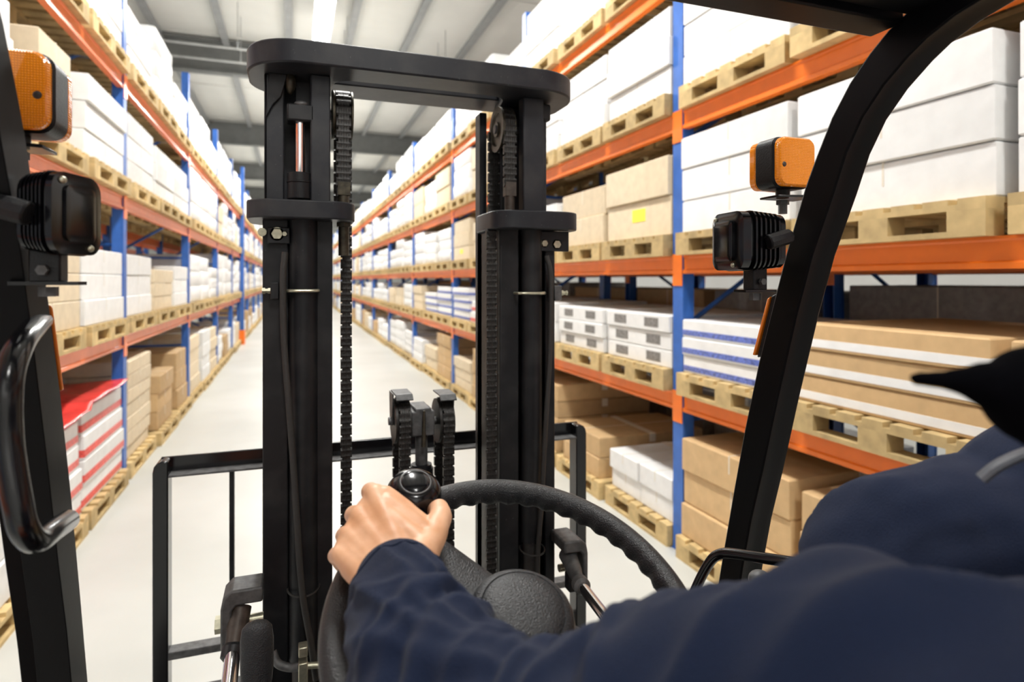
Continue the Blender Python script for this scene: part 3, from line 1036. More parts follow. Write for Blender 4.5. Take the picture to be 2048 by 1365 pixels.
# ---- middle free lift cylinder with its two sheaves
g0 = MB()
YC = 1.55
for pa, pb in ((801, 0), (886, 1)):
    x = XY(pa, YC, 830)
    z = ZY(pa, 803, YC - .05) - 0.058
    R2 = 0.052
    g = MB().lathe([(.01, -.019), (R2 * 1.08, -.019), (R2 * 1.08, -.013), (R2 * .88, -.012), (R2 * .88, .012), (R2 * 1.08, .013), (R2 * 1.08, .019), (.01, .019)], (x, YC, z), (1, 0, 0), 36)
    sh = fpart(g, 'chain_sheave', M['chain'])
    fpart(MB().cyl((x - .030, YC, z), (x + .03, YC, z), .010, seg=14), 'sheave_pin', M['castiron'], sh)
    fn, L = over_sheave(YC, z, R2, 0.42, 0.40)
    fpart(chain(fn, int(L / P), P, x + .002, 0.026), 'lift_chain', M['chain'])
    # guard plate over the sheave
    g = MB().prism([(YC - .045, z + .070), (YC + .03, z + .070), (YC + .03, z + .074), (YC - .047, z + .074), (YC - .060, z + .062), (YC - .058, z + .059)], 'x', x - .020, x + .022)
    e_ = -1 if pb == 0 else 1
    u0, u1 = sorted((x + e_ * .021, x + e_ * .024))
    g.prism([(YC - .01, z - .01), (YC + .02, z - .01), (YC + .03, z + .072), (YC - .03, z + .072)], 'x', u0, u1)
    fpart(g, 'chain_guard', M['castiron'], bevel=0.001)
xm0, xm1 = XY(822, YC - .03, 830), XY(868, YC - .03, 830)
xm = (xm0 + xm1) / 2
zc = ZY(845, 835, YC - .03)
g = MB().prism([(xm0, zc - .045), (xm1, zc - .045), (xm1, zc + .016), (xm + .02, zc + .016), (xm + .02, zc + .024), (xm - .02, zc + .024), (xm - .02, zc + .016), (xm0, zc + .016)], 'y', YC - .04, YC + .05)
yk = fpart(g, 'crosshead', M['castiron'], bevel=0.003)
g = MB().cyl((xm, YC - .015, zc - .05), (xm, YC - .015, 1.30), 0.0155, seg=24)
fpart(g, 'piston_rod', M['castiron'])
g = MB().cyl((xm, YC - .015, 1.315), (xm, YC - .015, 1.335), 0.026, seg=24)
g.cyl((xm, YC - .015, 0.4), (xm, YC - .015, 1.325), 0.030, seg=24)
fpart(g, 'lift_cylinder', M['paint'])
g = MB().cyl((xm - .0, YC - .05, zc + .02), (xm, YC - .045, zc - .07), 0.003, 0.006, seg=10)
fpart(g, 'rod_lug', M['grease'], yk)

# ---- load backrest
YB = 1.80
xa, xb = XY(308, YB, 930), XY(1167, YB, 860)
zt2 = ZY(330, 919, YB)
g = MB()
g.prism([(YB + .02, zt2 - .043), (YB + .03, zt2 - .043), (YB + .03, zt2), (YB + .02, zt2)], 'x', xa + .012, xb - .012)
lb = fpart(g, 'load_backrest', M['gloss'], bevel=0.002)
g = MB()
g.prism([(YB - .025, zt2 - .043), (YB + .0195, zt2 - .043), (YB + .0195, zt2 - .037), (YB - .025, zt2 - .037)], 'x', xa + .036, xb - .036)
fpart(g, 'bar_flange', M['castiron'], lb, bevel=0.0015)
for sx, e in ((xa, 1), (xb, -1)):
    g = MB()
    w_ = .036 * e
    prof = [(sx, .25), (sx + w_, .25), (sx + w_, zt2 - .002), (sx + .022 * e, zt2), (sx + .010 * e, zt2 - .005), (sx + .003 * e, zt2 - .014), (sx, zt2 - .028)]
    g.prism(prof, 'y', YB - .022, YB + .032)
    fpart(g, 'side_post', M['gloss'], lb, bevel=0.003)
zb2 = ZY(390, 1290, YB)
g = MB().box(xa + .03, xb - .03, YB - .02, YB + .02, zb2 - .02, zb2)
fpart(g, 'lower_bar', M['castiron'], lb, bevel=0.002)
for x in (XY(463, YB, 1000), XY(463, YB, 1000) + .87):
    fpart(MB().box(x - .006, x + .006, YB + .005, YB + .025, zb2 - .01, zt2 - .04), 'grille_bar', M['paint'], lb)
for x in (0.02, 0.50):
    g = MB().box(x - .0, x + .1, 1.86, 1.90, 0.06, 0.75)
    g.prism([(1.86, .06), (2.95, .06), (2.98, .065), (2.95, .08), (1.90, .11), (1.86, .11)], 'x', x, x + .1)
    fpart(g, 'fork', M['castiron'], bevel=0.003)
g = MB().box(xa + .06, xb - .06, 1.82, 1.858, 0.2, 0.30)
g.box(xa + .06, xb - .06, 1.82, 1.858, 0.6, 0.70)
fpart(g, 'fork_carriage', M['paint'], bevel=0.003)

# ---- tilt cylinder brackets


def tilt(px0, px1, pyt, pyb, Yb, dirn, rod_to, arm_side, nm='tilt_bracket'):
    pass


# left clevis
YT = 1.36
X0, X1 = XY(441, YT - .06, 1180), XY(527, YT - .03, 1180)
zt3 = ZY(480, 1165, YT - .03)
g = MB()
prof = [(X0, zt3 - .115), (X0 + .020, zt3 - .115), (X0 + .020, zt3 - .04), (X0 + .028, zt3 - .030), (X1, zt3 - .030), (X1, zt3), (X0 + .018, zt3), (X0 + .004, zt3 - .014), (X0, zt3 - .035)]
g.prism(prof, 'y', YT - .065, YT + .0)
tb = fpart(g, 'tilt_bracket', M['castiron'], bevel=0.004)
g = MB().cyl((X0 - .012, YT - .035, zt3 - .075), (X0 + .0, YT - .035, zt3 - .075), 0.0165, seg=6)
g.cyl((X0 - .006, YT - .035, zt3 - .075), (X1, YT - .035, zt3 - .075), 0.010, seg=18)
fpart(g, 'pivot_bolt', M['zinc'], tb)
xe = XY(480, YT - .06, 1250)
pA = V((xe, YT - .04, zt3 - .045)); pB = at(466, 1302, 1.16); pC = at(455, 1400, 1.06)
g = MB().tube([pA, pA.lerp(pB, .5), pA.lerp(pB, .8), pB], [0.020, 0.0195, 0.0165, 0.017], seg=20)
te = fpart(g, 'tilt_rod_eye', M['rust'])
g = MB().tube([pB + (pA - pB).normalized() * .012, pB + (pA - pB).normalized() * .006, pB - (pA - pB).normalized() * .012, pB - (pA - pB).normalized() * .018], [0.016, 0.0205, 0.0205, 0.014], seg=24)
fpart(g, 'rod_collar', M['paint'], te)
fpart(MB().cyl(pB, pC, 0.0138, seg=24), 'piston_rod', M['chrome'])
# right clevis
X0, X1 = XY(1111, YT, 1080), XY(1171, YT - .04, 1080)
zt3 = ZY(1140, 1075, YT - .03)
g = MB()
prof = [(X1, zt3 - .105), (X1 - .014, zt3 - .105), (X1 - .014, zt3 - .035), (X1 - .020, zt3 - .028), (X0, zt3 - .028), (X0, zt3), (X1 - .018, zt3), (X1 - .004, zt3 - .012), (X1, zt3 - .032)]
g.prism(prof, 'y', YT - .055, YT + .03)
tb = fpart(g, 'tilt_bracket', M['castiron'], bevel=0.004)
g = MB().cyl((X0, YT - .02, zt3 - .075), (X1 + .008, YT - .02, zt3 - .075), 0.009, seg=18)
fpart(g, 'pivot_bolt', M['zinc'], tb)
pA = atY(1135, 1110, YT - .02); pB = at(1160, 1168, 1.36); pC = at(1215, 1240, 1.20)
g = MB().tube([pA, pA.lerp(pB, .6), pA.lerp(pB, .85), pB], [0.021, 0.017, 0.012, 0.013], seg=20)
te = fpart(g, 'tilt_rod_eye', M['castiron'])
dd = (pC - pB).normalized()
g = MB().tube([pB - dd * .008, pB - dd * .004, pB + dd * .016, pB + dd * .022], [0.012, 0.019, 0.019, 0.013], seg=24)
fpart(g, 'rod_collar', M['castiron'], te)
fpart(MB().cyl(pB + dd * .01, pC, 0.0118, seg=24), 'piston_rod', M['chrome'])
g = MB().box(XY(1118, YT), XY(1150, YT), YT - .06, YT - .03, ZY(1130, 1185, YT - .05), ZY(1130, 1150, YT - .05))
fpart(g, 'hose_fitting', M['paint'], bevel=0.004)

# ---- hydraulic fittings at the mast foot
g = MB()
for (px, py, w_, h_) in ((606, 1301, .018, .020), (606, 1345, .018, .046), (648, 1297, .015, .022), (650, 1335, .016, .042)):
    p = atY(px, py, 1.33)
    g.box(p.x - w_ / 2, p.x + w_ / 2, 1.32, 1.345, p.z - h_ / 2, p.z + h_ / 2)
pa, pb = atY(606, 1333, 1.333), atY(650, 1330, 1.333)
g.cyl(pa, pb, .0065, seg=12)
fpart(g, 'hydraulic_fitting', M['zinc'], bevel=0.002)
g = MB()
pts = [atY(545, 1305, 1.36), atY(556, 1328, 1.35), atY(580, 1336, 1.345), atY(600, 1334, 1.335)]
g.tube(smooth_path(pts, 5), .0085, seg=14)
fpart(g, 'hydraulic_pipe', M['castiron'])

# ---- overhead guard: two bent front pillars, crossbar, roof slats
front = [(1.08, .72), (1.00, 1.05), (.95, 1.274), (.919, 1.407), (.888, 1.534), (.852, 1.662), (.826, 1.74), (.792, 1.84), (.752, 1.944), (.732, 1.985), (.702, 2.041), (.67, 2.084), (.637, 2.116), (.609, 2.137), (.56, 2.162), (.50, 2.178), (.42, 2.188)]
rear = [(1.01, .70), (.94, 1.03), (.895, 1.28), (.873, 1.375), (.845, 1.47), (.810, 1.60), (.768, 1.745), (.737, 1.838), (.697, 1.93), (.675, 1.985), (.648, 2.03), (.615, 2.065), (.58, 2.092), (.555, 2.107), (.52, 2.121), (.48, 2.130), (.42, 2.138)]
for (x0, x1) in ((-0.307, -0.257), (.755, .803)):
    g = MB()
    rings = []
    for (fy, fz), (ry_, rz_) in zip(front, rear):
        rings.append([(x0, fy, fz), (x1, fy, fz), (x1, ry_, rz_), (x0 + .5 * (x1 - x0) + .010 * (1 if x0 > 0 else -1) , ry_, rz_), (x0 + .5 * (x1 - x0), ry_ + .004, rz_ + .001), (x0, ry_, rz_)])
    g.rings(rings)
    fpart(g, 'guard_pillar', M['pillar'], bevel=0.003, seg=2)
g = MB().box(-.257, .755, .585, .635, 2.137, 2.19)
fpart(g, 'guard_crossbar', M['pillar'], bevel=0.003)
g = MB()
for x0, x1 in ((-.307, -.257), (.755, .803)):
    g.box(x0, x1, -1.0, .43, 2.139, 2.188)
g.box(-.257, .755, -1.0, -.95, 2.139, 2.188)
gr = fpart(g, 'guard_roof', M['pillar'], bevel=0.003)
for i in range(9):
    y = .52 - i * .17
    fpart(MB().box(-.257, .755, y - .012, y + .012 + (.045 if i == 0 else 0), 2.145, 2.185), 'roof_slat', M['pillar'], gr)

# ---- indicators, work lamps, marker lamps


def indicator(cx, cyy, cz, inner):
    """two faced amber indicator; inner = +1 when the cab lies toward +X"""
    w, h = .082, .088
    yb = cyy

    def blk(y0, y1, w, h, r):
        return MB().rings([[(cx + u * k, y, cz + v * k) for u, v in rrect(-w / 2, w / 2, -h / 2, h / 2, r, 5)] for y, k in ((y0, .93), (y0 + .004, 1.0), (y1 - .004, 1.0), (y1, .93))])
    hs_ = fpart(blk(yb, yb + .046, w, h, .016), 'indicator_housing', M['plastic'])
    fpart(blk(yb - .013, yb + .003, w * .95, h * .95, .015), 'indicator_lens', M['amber'], hs_)
    fpart(blk(yb + .043, yb + .062, w * .985, h * .97, .015), 'indicator_lens', M['amber'], hs_)
    sx = cx + inner * w * .36
    fpart(MB().ball((sx, yb - .0128, cz - .006), .0045, seg=10, sc=(1, .4, 1)), 'screw', M['rust'], hs_)
    g = MB().cyl((cx - inner * .0, yb + .022, cz - h / 2 - .012), (cx, yb + .022, cz - h / 2 + .002), .012, seg=16)
    fpart(g, 'stem', M['plastic'], hs_)
    zb_ = cz - h / 2 - .012
    g = MB().prism([(cx + inner * .030, yb - .0), (cx + inner * .030, yb + .045), (cx - inner * .045, yb + .045), (cx - inner * .045, yb - .02)], 'z', zb_ - .004, zb_)
    fpart(g, 'lamp_bracket', M['gloss'], hs_, bevel=0.001)
    g = MB().cyl((cx, yb + .022, zb_ - .006), (cx, yb + .022, zb_ - .014), .011, seg=6)
    g.cyl((cx, yb + .022, zb_ - .014), (cx, yb + .022, zb_ - .030), .0075, seg=8)
    fpart(g, 'bolt', M['castiron'], hs_)


pR = atY(1589, 325, .83)
indicator(pR.x, .835, pR.z, -1)
pL = atY(18, 180, .80)
indicator(pL.x, .80, pL.z, 1)


def worklamp(c, hd, sc, brk, dep=1.0):
    """lamp body: back cover whose outward normal has compass heading hd, cooling fins behind it"""
    n_ = V((math.sin(math.radians(hd)), math.cos(math.radians(hd)), 0))   # points from lamp to back cover
    t_ = V((n_.y, -n_.x, 0))
    c = V(c)

    def slab(d0, d1, hw, hh, r, k0=.94, k1=1.0):
        rr = rrect(-hw, hw, -hh, hh, r, 5)
        L = []
        for d, k in ((d0, k0), (d0 + (d1 - d0) * .2, 1.0), (d1 - (d1 - d0) * .2, 1.0), (d1, k1)):
            L.append([c + n_ * d * dep + t_ * u * k + V((0, 0, v * k)) for u, v in rr])
        return MB().rings(L)
    body = fpart(slab(-.034, .030, .040 * sc, .040 * sc, .016, .9, .95), 'work_lamp_body', M['gloss'])
    fpart(slab(.028, .047, .043 * sc, .046 * sc, .018, 1, .78), 'back_cover', M['gloss'], body)
    fpart(slab(.044, .056, .026 * sc, .032 * sc, .008, 1, .8), 'cover_boss', M['gloss'], body)
    for i in range(6):
        d = .019 - i * .0092
        fpart(slab(d - .0016, d + .0016, .0455 * sc, (.047 - .0008 * i) * sc, .018, 1, 1), 'cooling_fin', M['gloss'], body)
    fpart(slab(-.046, -.034, .040 * sc, .042 * sc, .018, .9, 1), 'lamp_bezel', M['gloss'], body)
    fpart(slab(-.048, -.0455, .034 * sc, .036 * sc, .014, .9, 1), 'lamp_lens', M['lampglass'], body)
    for u, v in ((.028, .036), (-.02, -.038)):
        p = c + n_ * .047 * dep + t_ * u * sc + V((0, 0, v * sc))
        fpart(MB().ball(p, .0038, seg=10), 'screw', M['zinc'], body)
    # clamp bracket below
    q = c + n_ * (-.012)
    g = MB().tube([q - n_ * .024 - t_ * .05 * sc * brk + V((0, 0, .006)), q - t_ * .054 * sc * brk + V((0, 0, 0)), q + n_ * .014 - t_ * .052 * sc * brk + V((0, 0, -.004))], .012, seg=10)
    fpart(g, 'clamp', M['plastic'], body, bevel=0.002)
    g = MB().box(q.x - .014, q.x + .014, q.y - .012, q.y + .012, q.z - .078 * sc, q.z - .038 * sc)
    fpart(g, 'lamp_foot', M['plastic'], body, bevel=0.002)
    g = MB().box(q.x - .030, q.x + .030, q.y - .014, q.y + .014, q.z - .081 * sc, q.z - .077 * sc)
    fpart(g, 'lamp_bracket', M['gloss'], body)
    g = MB().cyl((q.x, q.y, q.z - .083 * sc), (q.x, q.y, q.z - .094 * sc), .009, seg=6)
    g.cyl((q.x, q.y - .014, q.z - .064 * sc), (q.x, q.y - .020, q.z - .064 * sc), .0055, seg=6)
    fpart(g, 'bolt', M['castiron'], body)


worklamp(at(1497, 484, .985), 276, 1.0, 1, .88)
worklamp(at(121, 430, .635), 107, .90, -1, .40)
# marker lamps on the front faces of the pillars
for (x0, x1) in ((-.300, -.262), (.760, .798)):
    zc0, zc1 = 1.668, 1.778
    f = lambda z: .852 + (1.662 - z) * (.026 / .078) * .98
    g = MB().prism([(f(zc0), zc0), (f(zc1), zc1), (f(zc1) + .014, zc1 - .004), (f(zc0) + .014, zc0 - .004)], 'x', x0, x1)
    mk = fpart(g, 'marker_base', M['plastic'], bevel=0.003)
    g = MB().prism([(f(zc0) + .014, zc0), (f(zc1) + .014, zc1 - .006), (f(zc1) + .021, zc1 - .010), (f(zc0) + .021, zc0)], 'x', x0 - .003, x1 + .003)
    fpart(g, 'marker_lens', M['amberplain'], mk, bevel=0.002)

# ---- grab handles
pts = [at(84, 640, .70), at(68, 655, .64), at(40, 692, .575), at(18, 760, .545), at(17, 880, .54), at(38, 1020, .535), at(52, 1066, .54), at(75, 1082, .56), at(105, 1062, .60), at(135, 1042, .66)]
g = MB().tube(smooth_path(pts, 6), 0.0112, seg=20)
fpart(g, 'grab_handle', M['gloss'])
pts = [at(1372, 1225, .98), at(1400, 1160, .97), at(1422, 1122, .96), at(1440, 1109, .95), at(1465, 1108, .93), at(1560, 1122, .86), at(1680, 1140, .80)]
g = MB().tube(smooth_path(pts, 6), 0.0078, seg=14)
fpart(g, 'side_rail', M['gloss'])
g = MB().ball(at(1520, 1160, .93), .017, sc=(1, 1, .8))
fpart(g, 'round_knob', M['castiron'])

# ---- steering wheel
WC = V((0.2269, 0.6098, 1.4362)); WR = .19
th = 0.4406
wu, wv, wn = V((1, 0, -.014)).normalized(), V((0, math.cos(th), math.sin(th))), V((0, -math.sin(th), math.cos(th)))


def W(r, t, h=0.0):
    return WC + (wu * math.cos(t) + wv * math.sin(t)) * r + wn * h


NS = 240
rings = []
for i in range(NS):
    t = 2 * PI * i / NS
    rad = (wu * math.cos(t) + wv * math.sin(t))
    ring = []
    for k in range(20):
        a = 2 * PI * k / 20
        rr = .0156
        inner = max(0.0, -math.cos(a) * .8 - math.sin(a) * .5)
        rr *= 1 - .22 * inner * (0.5 + 0.5 * math.sin(t * 46))
        ring.append(WC + rad * (WR + rr * math.cos(a)) + wn * rr * 1.08 * math.sin(a))
    rings.append(ring)
g = MB().rings(rings, loop=True)
sw = fpart(g, 'steering_wheel', M['rim'], smooth=80)


def spoke(t, w0, w1):
    d = wu * math.cos(t) + wv * math.sin(t)
    q = wn.cross(d)
    L = []
    for r_, w_, h_ in ((.03, w0, -.012), (.07, w0 * .95, -.012), (.12, (w0 + w1) / 2, -.008), (.165, w1, -.003), (WR, w1 * 1.1, 0)):
        c0 = WC + d * r_ + wn * h_
        L.append([c0 + q * (u * w_) + wn * v for u, v in ((-1, -.010), (-1.0, .002), (-.7, .008), (0, .010), (.7, .008), (1.0, .002), (1, -.010))])
    return MB().rings(L)


for t in (math.radians(127), math.radians(250), math.radians(318)):
    fpart(spoke(t, .036, .026), 'spoke', M['hub'], sw, smooth=50)
g = MB().lathe([(.054, -.055), (.058, -.02), (.058, .000), (.055, .010), (.050, .0155), (.0455, .0175), (.0445, .0165), (.043, .0185), (.030, .0225), (.012, .0245), (.0, .025)], WC + wn * .004, wn, 64)
fpart(g, 'hub_cover', M['hub'], sw, smooth=60)
# assister knob
KT = math.radians(118)
kb = W(WR, KT)
g = MB().lathe([(.013, .010), (.015, .018), (.024, .022), (.0315, .031), (.0338, .042), (.0330, .050), (.0295, .0575), (.0230, .0632), (.0192, .0662), (.0184, .0658), (.0176, .0668), (.013, .0690), (.006, .0702), (0, .0705)], kb - wn * .010, wn + V((0, -.10, 0)), 48)
kn = fpart(g, 'spinner_knob', M['gloss'], sw, smooth=70)
ka = (wn + V((0, -.10, 0))).normalized()
g = MB().lathe([(.0186, 0), (.0193, .0005), (.0186, .0011)], kb - wn * .010 + ka * .0658, ka, 48)
fpart(g, 'ring_inlay', M['castiron'], kn)
# steering column and cowl
g = MB().tube([WC - wn * .03, WC - wn * .12, WC - wn * .30 + V((0, .04, 0)), WC - wn * .52 + V((0, .08, 0))], [.045, .055, .065, .075], seg=28)
fpart(g, 'steering_column', M['plastic'])
g = MB().prism([(.98, .35), (1.18, .35), (1.18, .95), (1.10, 1.0), (.94, .98), (.88, .90), (.90, .60)], 'x', -.24, .74)
fpart(g, 'dash_cowl', M['plastic'], bevel=0.02, seg=4)
g = MB().box(-.42, .92, -.9, 1.19, .25, .36)
fpart(g, 'cab_floor', M['floorplate'], bevel=0.01)
g = MB().prism([(-.95, .3), (-.10, .3), (-.10, .85), (-.20, .93), (-.95, .93)], 'x', -.40, .90)
fpart(g, 'engine_hood', M['truckbody'], bevel=0.03, seg=4)
g = MB()
for x in (-.40, .76):
    for y in (1.25, -.7):
        g.lathe([(.05, -.0), (.20, 0), (.27, .01), (.29, .04), (.29, .11), (.27, .14), (.20, .15), (.05, .15)], (x, y, .29), (1, 0, 0), 40)
for i_, (x, y) in enumerate(((-.46, 1.08), (.80, 1.08), (-.46, -.7), (.80, -.7))):
    g2 = MB().lathe([(.05, -.0), (.20, 0), (.27, .01), (.29, .04), (.29, .11), (.27, .14), (.20, .15), (.05, .15)], (x, y, .29), (1, 0, 0), 40)
    fpart(g2, 'tyre', M['hose'])
g.bm.free()
# seat
g = MB().rings([[(.45 + u * k, -.02 + v * k, z) for u, v in rrect(-.24, .24, -.24, .24, .06, 4)] for z, k in ((.93, .95), (.96, 1.0), (1.03, 1.0), (1.06, .93))])
seat = fpart(g, 'driver_seat', M['seat'])
g = MB().rings([[(.45 + u * k, y, 1.36 + v * k) for u, v in rrect(-.22, .22, -.28, .28, .08, 4)] for y, k in ((-.36, .95), (-.33, 1.0), (-.28, 1.0), (-.25, .93))])
fpart(g, 'seat_back', M['seat'], seat)

# ---- black paddle lever
p0 = at(514, 1270, .98)
c1 = at(513, 1255, .98)
g = MB()
L = []
for (px, py, w_, t_) in ((514, 1242, .006, .004), (514, 1246, .016, .009), (514, 1256, .0225, .0125), (514, 1280, .0250, .014), (514, 1330, .0252, .014), (513, 1365, .0235, .013), (512, 1400, .016, .011), (511, 1450, .010, .008), (510, 1600, .008, .008)):
    c = at(px, py, .98)
    L.append([c + V((math.cos(a) * w_, math.sin(a) * t_, 0)) for a in [2 * PI * k / 24 for k in range(24)]])
g.rings(L)
fpart(g, 'paddle_lever', M['hub'], smooth=60)

# ================================================================== DRIVER


def remeshed(mb, name, mat, parent, voxel, smooth_it=6, disp=None, off=None):
    """fuse overlapping volumes into one continuous skin"""
    bm = mb.bm
    bmesh.ops.recalc_face_normals(bm, faces=bm.faces)
    me = bpy.data.meshes.new(name + '_src')
    bm.to_mesh(me); bm.free()
    ob = bpy.data.objects.new(name + '_src', me)
    COL.objects.link(ob)
    md = ob.modifiers.new('r', 'REMESH'); md.mode = 'VOXEL'; md.voxel_size = voxel
    ms = ob.modifiers.new('s', 'SMOOTH'); ms.factor = .5; ms.iterations = smooth_it
    dg = bpy.context.evaluated_depsgraph_get()
    dg.update()
    ev = ob.evaluated_get(dg)
    nm = bpy.data.meshes.new_from_object(ev)
    bpy.data.objects.remove(ob)
    nm.name = name
    if disp:
        nm.update()
        cos = [disp(v.co.copy(), v.normal.copy()) for v in nm.vertices]
        for v, c in zip(nm.vertices, cos):
            v.co = c
    if off is not None:
        for v in nm.vertices:
            v.co -= V(off)
    nm.materials.clear()
    nm.materials.append(mat)
    for p in nm.polygons:
        p.use_smooth = True
    o = bpy.data.objects.new(name, nm)
    COL.objects.link(o)
    if parent is not None:
        o.parent = parent
    return o


# --- left hand: back of the hand to the camera, fingers curled round the knob
K = [at(750, 992, .690), at(720, 1034, .672), at(699, 1072, .655), at(681, 1110, .636)]
Wr = at(785, 1165, .598)
WrA, WrB = at(748, 1180, .604), at(832, 1150, .600)
h = MB()
kr = [.0128, .0120, .0112, .0105]
base = [at(805, 1120, .620), at(783, 1128, .615), at(762, 1142, .610), at(742, 1160, .604)]
for i in range(4):
    h.capsule(base[i], .0155, K[i], kr[i])
    # flesh of the palm underneath
    d = (K[i] - base[i])
    dn = (at(790, 1080, .70) - at(790, 1080, .6)).normalized()
    h.capsule(base[i] + dn * .012, .016, K[i] + dn * .012 - d * .12, .0125)
for i in range(3):
    h.capsule(K[i].lerp(base[i], .15) + dn * .004, .0108, K[i + 1].lerp(base[i + 1], .15) + dn * .004, .0102)
    h.capsule(K[i].lerp(base[i], .5) + dn * .002, .0145, K[i + 1].lerp(base[i + 1], .5) + dn * .002, .0138)
    h.ball(K[i], kr[i] * 1.03, 18)
for i in range(3):
    h.capsule(K[i].lerp(K[i + 1], .5).lerp(base[i], .10) + dn * .001, .0112, base[i].lerp(base[i + 1], .5), .016)
    h.capsule(K[i] + dn * .003, .0108, K[i + 1] + dn * .003, .0104)
h.capsule(at(770, 992, .690), .0112, at(812, 1020, .684), .0100)
h.capsule(at(812, 1020, .684), .0100, at(846, 1052, .676), .0110)
h.capsule(at(775, 1010, .680), .0130, at(850, 1075, .655), .0145)
h.capsule(at(770, 1030, .668), .0135, at(845, 1100, .635), .0150)
# pinky-side heel of the palm
h.capsule(base[3] + dn * .006, .0175, K[3].lerp(base[3], .45) + dn * .008, .0155)
h.capsule(WrA + dn * .006, .0195, base[3] + dn * .006, .018)
h.capsule(WrB + dn * .002, .0185, base[0], .0165)
h.capsule(WrA, .019, WrB, .018)
h.capsule(Wr, .020, base[1], .017)
# fingers: proximal, middle and distal bones each bent further round the knob stem
KC = kb + wn * .03
fing = [
    [at(741, 984, .712), at(752, 1000, .742), at(785, 1020, .752)],
    [at(708, 1030, .700), at(722, 1046, .730), at(762, 1056, .738)],
    [at(689, 1072, .685), at(702, 1090, .713), at(742, 1096, .724)],
    [at(672, 1112, .664), at(684, 1130, .690), at(716, 1136, .702)],
]
fr = [(.0108, .0100, .0088), (.0105, .0098, .0086), (.0098, .0092, .0082), (.0088, .0082, .0074)]
for i in range(4):
    a, b_, c = fing[i]
    h.capsule(K[i], kr[i] * .96, a, fr[i][0] * 1.04)
    h.capsule(a, fr[i][0], b_, fr[i][1])
    h.capsule(b_, fr[i][1], c, fr[i][2])
# thumb: metacarpal, proximal, distal, leaving the side of the palm near the wrist
T0, T1, T2, T3 = at(838, 1118, .622), at(864, 1078, .655), at(882, 1034, .690), at(878, 1018, .715)
h.capsule(T0, .0185, T1, .0150)
h.capsule(T1, .0150, T2, .0128)
h.capsule(T2, .0128, T3, .0112)
h.capsule(T3, .0112, at(866, 1022, .735), .0095)
h.capsule(T0 + dn * .01, .018, at(820, 1060, .668), .014)
# web between thumb and index
h.capsule(at(838, 1066, .660), .0135, at(800, 1032, .675), .0125)
h.capsule(at(835, 1090, .640), .0150, at(790, 1060, .655), .0140)
h.capsule(at(850, 1060, .672), .0110, at(835, 1050, .672), .0115)
# forearm inside the sleeve
h.capsule(Wr, .0235, at(870, 1500, .42), .034)
E1 = at(1100, 1640, .36)
h.capsule(at(870, 1500, .42), .034, E1, .04)


def hand_disp(p, n_):
    # faint tendons over the back of the hand
    return p + n_ * (.0007 * noise.noise(p * 70))


person = remeshed(h, 'person', M['skin'], None, .0018, 9, hand_disp)
PORG = V((.45, 0, 1.06))
# rest of the body: built as a second region of the same skin
bd = MB()
SH = at(2120, 1450, .29)                # left shoulder
HEAD = V((.52, .06, 1.765))
CH = V((.50, .02, 1.40)); HIP = V((.45, -.06, 1.14))
RS_ = V((.70, .12, 1.53))
bd.capsule(E1, .04, SH, .05)
bd.capsule(SH, .055, V((.50, .08, 1.57)), .06)
bd.capsule(V((.50, .08, 1.57)), .06, RS_, .055)
bd.ball((.50, .04, 1.42), .17, sc=(1, .68, 1.1)); bd.ball((.46, -.03, 1.20), .16, sc=(1, .72, 1))
bd.capsule(V((.51, .07, 1.58)), .055, V((.52, .07, 1.70)), .052)
bd.ball(HEAD, .10, sc=(.78, .96, 1.1)); bd.ball(HEAD + V((0, .03, -.055)), .065, sc=(.85, 1, 1))
bd.ball(HEAD + V((0, .105, -.02)), .016, sc=(.8, 1.2, 1.2))             # nose
bd.ball(HEAD + V((0, .085, -.06)), .02, sc=(1.2, .6, .5))               # mouth
for sx in (-1, 1):
    bd.ball(HEAD + V((sx * .08, -.005, -.01)), .025, sc=(.35, .8, 1.2))  # ears
RE, RW = V((.74, .38, 1.36)), V((.66, .58, 1.18))
bd.capsule(RS_, .05, RE, .04); bd.capsule(RE, .038, RW, .027)
bd.ball(RW + V((-.01, .05, -.01)), .036, sc=(.7, 1.2, .6))
for k_ in range(4):
    a = RW + V((-.035 + .02 * k_, .085, -.01))
    bd.capsule(a, .009, a + V((0, .03, -.02)), .008); bd.capsule(a + V((0, .03, -.02)), .008, a + V((0, .02, -.045)), .0075)
bd.capsule(RW + V((-.03, .03, 0)), .011, RW + V((-.055, .07, -.01)), .009)
for sx, kx in ((-.10, .33), (.10, .58)):
    hp = HIP + V((sx, .02, .02)); kn_ = V((kx, .42, 1.04)); an = V((kx, .62, .46))
    bd.capsule(hp, .075, kn_, .055); bd.capsule(kn_, .052, an, .035); bd.capsule(an + V((0, -.03, -.03)), .035, an + V((0, .15, -.05)), .03)
b2 = remeshed(bd, 'body_rest', M['skin'], None, .006, 4)
# join the two regions into one mesh datablock
bmj = bmesh.new(); bmj.from_mesh(person.data); bmj.from_mesh(b2.data)
bmesh.ops.translate(bmj, vec=-PORG, verts=bmj.verts)
bmj.to_mesh(person.data); bmj.free()
bpy.data.objects.remove(b2)
for p in person.data.polygons: p.use_smooth = True
person.location = PORG
tag(person, 'driver in a navy jacket and black cap gripping the wheel knob, seen over the shoulder', 'person')

# --- jacket sleeve as a swept, folded tube


CREASES = [(1.45, .0025, .10, .50, .6), (1.9, .004, .13, .75, 2.0), (2.5, .005, .15, -.70, 1.0), (3.1, .006, .16, .80, 3.6), (3.7, .006, .14, -.60, .4), (4.4, .008, .16, .35, 2.6), (5.05, .009, .14, .22, 1.0), (6.12, .017, .13, .10, .2), (7.3, .007, .25, .35, 1.8)]


